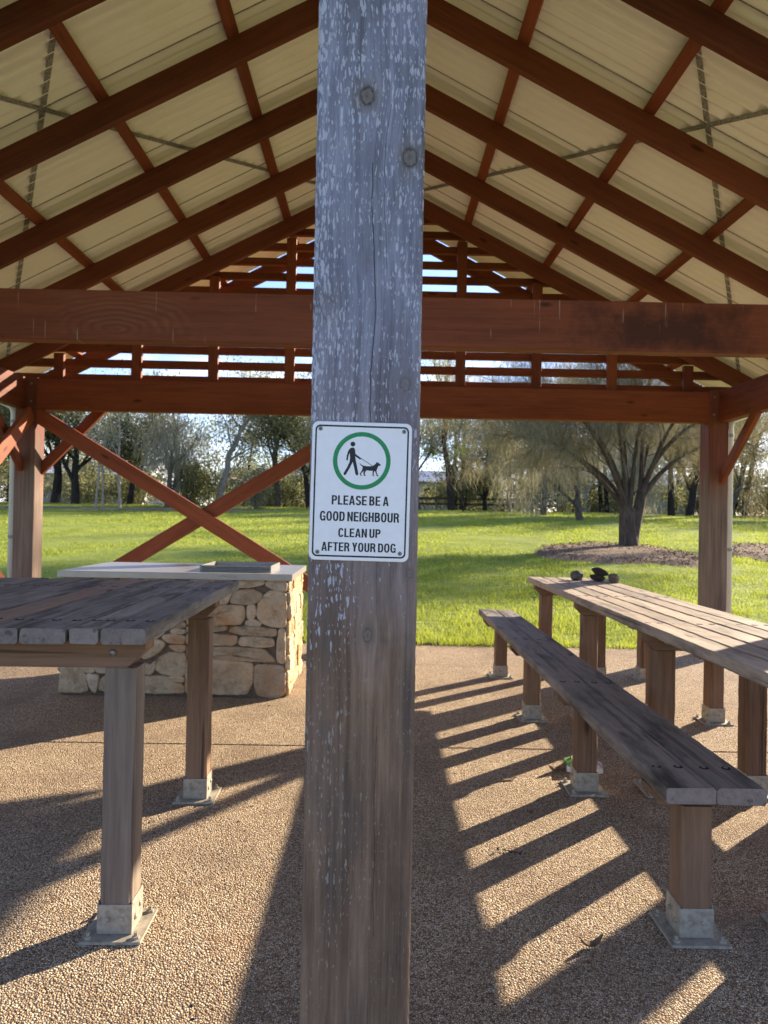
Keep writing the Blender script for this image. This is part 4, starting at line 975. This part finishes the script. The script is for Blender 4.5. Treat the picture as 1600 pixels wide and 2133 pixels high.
def make_tree(kind, seed):
    rg = random.Random(seed); g = np.random.default_rng(seed); b = MB(); tips = []
    root = thing('tree', (0, 0, 0), 'tree', 'tree')
    base = dict(wob=.10, up=[.03, .02, 0, -.02], taper=.55, depth=3, leafdepth=2, kids=[4, 4, 4], ang=(.35, .95), len=(.55, .8), sides=[9, 6, 4, 3], **{'from': .35})
    if kind == 'gum':
        P = dict(base, wob=.12); grow(b, Vector((0, 0, -.1)), Vector((rg.gauss(0, .1), rg.gauss(0, .1), 1)), 3.6, .20, 0, P, tips, rg, 5); lv = leaves(tips, 26, .36, .16, .055, .9, g); mt, bk = 'gum', 'bark'
    elif kind == 'dense':
        P = dict(base, kids=[5, 5, 4], len=(.55, .75), up=[.02, .03, .03]); P['from'] = .15; grow(b, Vector((0, 0, -.1)), Vector((rg.gauss(0, .06), 0, 1)), 3.2, .19, 0, P, tips, rg, 5); lv = leaves(tips, 26, .38, .16, .07, .4, g); mt, bk = 'olive', 'bark_dark'
    elif kind == 'dark':
        P = dict(base, kids=[5, 5, 4], len=(.5, .75)); grow(b, Vector((0, 0, -.1)), Vector((.02, 0, 1)), 3.7, .26, 0, P, tips, rg, 5); lv = leaves(tips, 26, .38, .16, .07, .3, g); mt, bk = 'darkleaf', 'bark_dark'
    elif kind == 'pale':
        P = dict(base, wob=.20, kids=[4, 4, 3], ang=(.4, 1.1), up=[.0, .05, .02]); P['from'] = .2; grow(b, Vector((0, 0, -.1)), Vector((.25, 0, 1)), 2.9, .22, 0, P, tips, rg, 6); lv = leaves(tips, 20, .38, .15, .05, .8, g); mt, bk = 'gum', 'bark_pale'
    elif kind == 'tall':
        P = dict(base, wob=.07, kids=[3, 3, 4], ang=(.2, .6), len=(.6, .85), up=[.06, .05, .02]); P['from'] = .6; grow(b, Vector((0, 0, -.1)), Vector((.04, 0, 1)), 4.6, .22, 0, P, tips, rg, 5); lv = leaves(tips, 15, .36, .16, .055, .5, g); mt, bk = 'gum', 'bark_dark'
    elif kind == 'sapling':
        P = dict(base, wob=.08, depth=2, leafdepth=1, kids=[4, 3], ang=(.25, .7), len=(.4, .6), up=[.03, .02]); P['from'] = .5; grow(b, Vector((0, 0, -.1)), Vector((rg.gauss(0, .12), 0, 1)), 4.2, .065, 0, P, tips, rg, 6); lv = leaves(tips, 16, .28, .16, .035, 1.0, g); mt, bk = 'gum', 'bark_pale'
    elif kind == 'lime':
        P = dict(base, wob=.15, depth=2, leafdepth=2, kids=[3, 3], ang=(.7, 1.3), len=(.35, .5), up=[.0, .03]); P['from'] = .7; grow(b, Vector((0, 0, -.1)), Vector((.1, 0, 1)), 3.6, .07, 0, P, tips, rg, 6); lv = leaves(tips, 26, .20, .13, .05, .2, g); mt, bk = 'lime', 'bark_dark'
    elif kind in ('wattle', 'shrub'):
        P = dict(base, depth=2, leafdepth=0, kids=[6, 5], ang=(.4, 1.2), len=(.6, .9), up=[.03, .04]); P['from'] = .05; grow(b, Vector((0, 0, -.1)), Vector((0, 0, 1)), 1.2, .07, 0, P, tips, rg, 4); lv = leaves(tips, 24, .26, .13, .05, .1, g); mt, bk = ('wattle', 'bark') if kind == 'wattle' else ('pale', 'bark')
    elif kind == 'sheoak':
        P = dict(base, wob=.13, kids=[5, 5, 3], ang=(.3, .9), len=(.55, .8), up=[.04, .0, -.05]); P['from'] = .2; grow(b, Vector((0, 0, -.1)), Vector((.05, 0, 1)), 2.4, .17, 0, P, tips, rg, 5); lv = strands(tips, 10, .30, (.3, .8), .009, g); mt, bk = 'needle', 'bark'
    root.name = kind
    b.build('trunk', M[bk], root, smooth=True); fast_mesh('crown', lv, 4, M[mt], root)
    return root
def strands(tips, per, spread, ln, w, g, sway=.34):
    c = np.array([t[0][:] for t in tips]); N = len(c) * per
    C = np.repeat(c, per, 0) + g.normal(0, spread, (N, 3)); L = g.uniform(ln[0], ln[1], N)[:, None]
    d = g.normal(0, sway, (N, 3)); d[:, 2] -= 1; d /= np.linalg.norm(d, axis=1)[:, None]
    d2 = d + g.normal(0, .2, (N, 3)); d2[:, 2] -= .5; d2 /= np.linalg.norm(d2, axis=1)[:, None]
    t = g.uniform(0, 6.28, N); s = np.stack([np.cos(t), np.sin(t), np.zeros(N)], 1) * w
    m = C + d * L * .5; e = m + d2 * L * .5
    q1 = np.stack([C - s * .6, C + s * .6, m + s, m - s], 1); q2 = np.stack([m - s, m + s, e + s * .3, e - s * .3], 1)
    return np.concatenate([q1, q2], 1).reshape(-1, 3)

# the large weeping tree on its mulch bed
def big_tree():
    rg = random.Random(40); g = np.random.default_rng(40); b = MB(); tips = []
    root = thing('sheoak_tree', (6.62, 18.2, terrain(18.2) + .05), 'large bare-looking weeping tree with forked trunk on the mulch bed', 'tree', 'trees')
    def stem(pts, r0, r1, n=9):
        P_ = [Vector(p) for p in pts]; sm = []
        for i in range(len(P_) - 1):
            p0, p1, p2, p3 = P_[max(i - 1, 0)], P_[i], P_[i + 1], P_[min(i + 2, len(P_) - 1)]
            for k in range(5):
                t = k / 5; sm.append(.5 * ((2 * p1) + (p2 - p0) * t + (2 * p0 - 5 * p1 + 4 * p2 - p3) * t * t + (3 * p1 - p0 - 3 * p2 + p3) * t ** 3))
        sm.append(P_[-1]); m = len(sm); b.tube(sm, [r0 + (r1 - r0) * (i / (m - 1)) ** .8 for i in range(m)], n, caps=False); return sm
    stem([(0, 0, -.25), (0, 0, .05), (-.03, 0, .4), (-.05, 0, .95)], .29, .20, 14)
    stem([(.05, 0, -.2), (.12, .02, .3), (.22, .03, .75), (.34, .05, 1.3)], .20, .13, 10)
    L = [((-.08, 0, .8), (-.2, .0, 1.5), (-.45, .1, 2.2), (-.85, .1, 2.9), (-1.5, .2, 3.7), (-2.5, .2, 4.2), (-3.6, .1, 4.1), (-4.3, 0, 3.6)),
         ((-.08, 0, .8), (-.15, -.1, 1.6), (-.35, -.3, 2.6), (-.6, -.5, 3.6), (-.9, -.8, 4.8), (-1.3, -1.0, 5.8)),
         ((-.03, 0, .85), (-.05, .1, 1.7), (-.1, .2, 2.8), (-.2, .3, 4.0), (-.25, .5, 5.3), (-.4, .8, 6.6)),
         ((0, 0, .85), (.05, -.1, 1.8), (.1, -.3, 2.9), (.25, -.6, 4.2), (.4, -1.0, 5.5)),
         ((.30, .05, 1.2), (.35, .1, 1.9), (.45, .3, 2.8), (.7, .6, 3.9), (1.0, 1.0, 5.2), (1.2, 1.2, 6.3)),
         ((.32, .05, 1.25), (.6, .1, 2.0), (1.1, .1, 2.7), (1.8, .0, 3.3), (2.7, -.1, 3.9), (3.7, -.2, 4.1), (4.5, -.3, 3.7)),
         ((.30, .05, 1.2), (.5, -.2, 2.0), (.8, -.6, 3.0), (1.4, -1.2, 4.1), (2.1, -1.9, 5.0)),
         ((-.1, 0, 1.0), (-.5, .3, 1.7), (-1.2, .9, 2.4), (-2.2, 1.6, 3.0), (-3.2, 2.2, 3.1)),
         ((-.1, -.1, .9), (-.5, -.5, 1.6), (-1.2, -1.2, 2.5), (-2.1, -2.0, 3.2), (-2.9, -2.7, 3.2)),
         ((.3, .1, 1.3), (.7, .8, 2.2), (1.3, 1.8, 3.2), (2.0, 2.8, 3.9)), ((-.1, .1, 1.0), (-.2, .8, 2.2), (-.5, 1.8, 3.4), (-.8, 2.8, 4.4)),
         ((.3, .0, 1.2), (.9, .2, 1.9), (1.8, .5, 2.5), (3.0, .8, 2.9), (4.0, 1.0, 2.7)),
         ((-.1, 0, .9), (-.6, .0, 1.5), (-1.3, -.2, 2.1), (-2.1, -.3, 2.6), (-3.0, -.5, 2.7))]
    P = dict(wob=.16, up=[0.03, .0, -.05], taper=.35, depth=2, leafdepth=1, kids=[4, 3, 2], ang=(.3, .9), len=(.5, .8), sides=[4, 3, 3], **{'from': .25})
    for pts in L:
        sm = stem(pts, .085, .013, 7); n = len(sm)
        for i in range(int(n * .38), n):
            for _ in range(2 if i % 2 else 1):
                d = (sm[i] - sm[i - 1]).normalized(); az = rg.random() * 6.28; t = Matrix.Rotation(az, 3, d) @ d.orthogonal().normalized()
                grow(b, sm[i], d * .8 + t * .65, rg.uniform(.6, 1.25), .015, 0, P, tips, rg, 3)
    b.build('trunk', M['bark_brown'], root, smooth=True)
    fast_mesh('crown', strands(tips, 5, .13, (.15, .5), .0034, g, 1.0), 4, M['twigs'], root)
big_tree()

KN = {}
TREES = [  # kind, proto seed, x, y, scale, turn, name, label
 ('dark', 1, -19.6, 42.5, 1.12, .4, 'dark gum tree with thick black trunk right beside the left post'),
 ('dark', 2, -17.9, 41.5, 1.0, 2.2, 'dark gum tree second from the left post behind the saplings'),
 ('dense', 3, -15.6, 44.0, 1.1, 1.0, 'olive gum tree behind the thin saplings left of the cross brace'),
 ('sapling', 4, -14.6, 36.3, 1.0, .3, 'thin pale sapling leftmost of the saplings on the mulch strip'),
 ('sapling', 5, -13.9, 35.6, .9, 1.7, 'thin pale sapling in the middle of the row on the mulch strip'),
 ('sapling', 4, -13.0, 35.4, 1.15, 3.9, 'leaning pale sapling rightmost of the saplings on the mulch strip'),
 ('sheoak', 6, -11.6, 38.5, 1.05, 2.0, 'wispy weeping grey tree seen under the upper arm of the cross brace'),
 ('pale', 7, -9.6, 42.0, 1.2, .2, 'pale-trunked gum with twisted spreading limbs above the brace crossing'),
 ('wattle', 8, -10.9, 40.5, 1.15, 0, 'yellow flowering wattle bush just left of the brace crossing'),
 ('shrub', 9, -6.7, 38.5, 1.0, .8, 'pale grey-green rounded shrub right of the brace crossing'),
 ('gum', 10, -6.3, 44.5, 1.25, 1.1, 'grey-green gum tree behind the rounded shrub'),
 ('dense', 3, -4.2, 43.5, 1.2, 4.0, 'olive gum tree just left of the sign and near post'),
 ('gum', 11, -1.5, 43.0, 1.2, 2.7, 'gum tree hidden behind the silver grey near post'),
 ('gum', 10, 2.6, 44.0, 1.0, 5.0, 'slim grey-green gum tree just right of the sign'),
 ('tall', 12, 4.5, 42.0, 1.05, .0, 'tall black forked tree right of the sign, darkest trunk on the lawn edge'),
 ('lime', 13, 5.1, 41.0, 1.05, 0.6, 'slender tree with bright lime leaves beside the tall black trunk'),
 ('dense', 14, 7.2, 46.0, .85, 2.5, 'short olive tree between the tall black tree and the leaning one'),
 ('gum', 11, 7.8, 41.0, .80, 1.2, 'leaning small gum tree left of the weeping trees'),
 ('sheoak', 15, 9.0, 37.5, 1.1, .9, 'weeping grey she-oak left of the large forked tree, the farther of two'),
 ('sheoak', 6, 9.4, 32.0, 1.0, 3.3, 'weeping grey she-oak left of the large forked tree, the nearer of two'),
 ('sheoak', 15, 13.8, 38.0, 1.15, 4.4, 'weeping she-oak behind the trunk of the large forked tree'),
 ('tall', 16, 17.0, 40.0, .95, 2.0, 'dark straight-trunked tree left of the right post'),
 ('dark', 2, 18.5, 41.0, 1.0, .7, 'thick dark tree partly covered by the right post'),
 ('gum', 10, 20.9, 41.0, 1.0, 2.9, 'grey gum tree just right of the right downpipe'),
 ('tall', 12, 22.6, 42.5, .95, 4.1, 'tall dark tree near the right edge beyond the downpipe'),
 ('sheoak', 6, 24.0, 38.0, 1.2, 1.4, 'weeping she-oak at the far right edge of the lawn'),
 ('dense', 14, -24.0, 43.0, 1.2, .5, 'olive gum tree left of the left post at the lawn edge'),
 ('gum', 11, -22.0, 40.0, 1.1, 3.6, 'grey-green gum tree showing left of the left downpipe'),
]
def place(kind, seed, x, y, sc, rot, label):
    key = (kind, seed)
    if key not in PROTO: PROTO[key] = make_tree(kind, seed); o = PROTO[key]
    else: o = copy_tree(PROTO[key])
    o.location = (x, y, terrain(y) - .02); o.scale = (sc, sc, sc); o.rotation_euler = (0, 0, rot)
    nm = {'gum': 'gum_tree', 'dense': 'olive_tree', 'dark': 'dark_gum_tree', 'pale': 'pale_gum_tree', 'tall': 'tall_gum_tree', 'sapling': 'sapling', 'wattle': 'wattle_bush', 'shrub': 'shrub', 'lime': 'lime_leaved_tree', 'sheoak': 'weeping_tree'}[kind]
    o.name = nm; tag(o, label, 'bush' if kind in ('wattle', 'shrub') else 'tree', 'bushes' if kind in ('wattle', 'shrub') else 'trees')
for k in TREES: place(*k)

def treeline(name, n_tree, y0, y1, h0, h1, mat, seed, dens):
    g = np.random.default_rng(seed); V = []; b = MB()
    for i in range(n_tree):
        x = g.uniform(-46, 50); y = g.uniform(y0, y1); z0 = terrain(y); h = g.uniform(h0, h1)
        b.tube([(x, y, z0 - .2), (x + g.normal(0, .2), y, z0 + h * .4), (x + g.normal(0, .5), y, z0 + h * .85)], [.02 * h, .014 * h, .004 * h], 5, mi=1)
        for c in range(int(4 + h * .9)):
            q = np.array([x + g.normal(0, h * .16), y + g.normal(0, h * .14), z0 + h * (g.uniform(.10, 1.0) if h < 5 else g.uniform(.16, 1.0))]); n = int(dens * g.uniform(.6, 1.3))
            C = q + g.normal(0, 1, (n, 3)) * np.array([.75, .75, .45]) * g.uniform(.6, 1.2)
            a = g.normal(0, 1, (n, 3)); a[:, 2] -= .5; a /= np.linalg.norm(a, axis=1)[:, None]; s = np.cross(a, g.normal(0, 1, (n, 3))); s /= np.linalg.norm(s, axis=1)[:, None]
            l = g.uniform(.07, .16, n)[:, None]; w = g.uniform(.025, .06, n)[:, None]
            V.append(np.stack([C - a * l, C + s * w, C + a * l, C - s * w], 1).reshape(-1, 3))
    V = np.concatenate(V); m0 = len(b.v); F = [tuple(f) for f in b.f]
    me_v = np.concatenate([np.array(b.v), V]); nq = len(V) // 4
    me = bpy.data.meshes.new(name); me.from_pydata(me_v.tolist(), [], F + (np.arange(nq * 4).reshape(-1, 4) + m0).tolist())
    me.materials.append(M[mat]); me.materials.append(M['bark_dark']); mi = np.zeros(len(F) + nq, np.int32); mi[:len(F)] = 1
    me.polygons.foreach_set('material_index', mi); me.update()
    o = bpy.data.objects.new(name, me); col.objects.link(o); tag(o, kind='stuff')
treeline('treeline', 42, 46.5, 57, 5.0, 11.5, 'gum', 5, 250)
treeline('treeline', 24, 48, 60, 6.0, 10.5, 'darkleaf', 6, 240)
treeline('undergrowth', 130, 45.5, 60, 1.2, 3.6, 'olive', 7, 200)

# ------------------------------------------------------------------ glimpses of houses and a fence beyond the trees
def house(x, y, w, d, h, rh, wall, roof, label, rz=0):
    z = terrain(y); t = thing('house', (x, y, z), label, 'house', 'houses beyond the trees', rz)
    MB().box((-w / 2, -d / 2, -.2), (w / 2, d / 2, h), .01).build('wall', M[wall], t)
    b = MB(); e = .5; b.prism([(-d / 2 - e, 0), (d / 2 + e, 0), (0, rh)], (0, 0, h + .01), (0, 1, 0), (0, 0, 1), w + 2 * e); b.build('roof', M[roof], t)
    for k in range(3):
        xx = -w / 2 + w * (k + .5) / 3; f = MB()
        f.box((xx - .75, -d / 2 - .05, 1.0), (xx + .75, -d / 2 - .012, 2.1), .005); o = f.build('window', M['roof_white'], t)
        MB().box((xx - .66, -d / 2 - .07, 1.08), (xx + .66, -d / 2 - .052, 2.02), .003).build('pane', M['glass'], o)
house(7.5, 66, 8, 6, 2.5, 1.2, 'wall_pale', 'roof_grey', 'pale rendered house glimpsed right of the tall black tree')
house(-25.5, 66, 9, 7, 2.6, 1.4, 'wall_pale', 'roof_white', 'white-roofed house glimpsed between the dark trunks by the left post')
house(24, 68, 11, 7, 2.6, 1.4, 'wall_blue', 'roof_grey', 'blue-grey house glimpsed behind the large forked tree')
house(-11, 72, 9, 7, 2.6, 1.4, 'wall_brick', 'roof_grey', 'brown brick house glimpsed behind the pale twisted gum')
f = thing('fence', (6, 50, terrain(50)), 'low weathered timber fence behind the lawn right of the sign', 'fence')
for k in range(9): MB().box((-7 + k * 1.75 - .05, -.05, -.1), (-7 + k * 1.75 + .05, .05, 1.0), .01).build('fence_post', M['fence'], f)
for z in (.35, .75): MB().box((-7, -.085, z), (7, -.052, z + .16), .005).build('fence_rail', M['fence'], f)
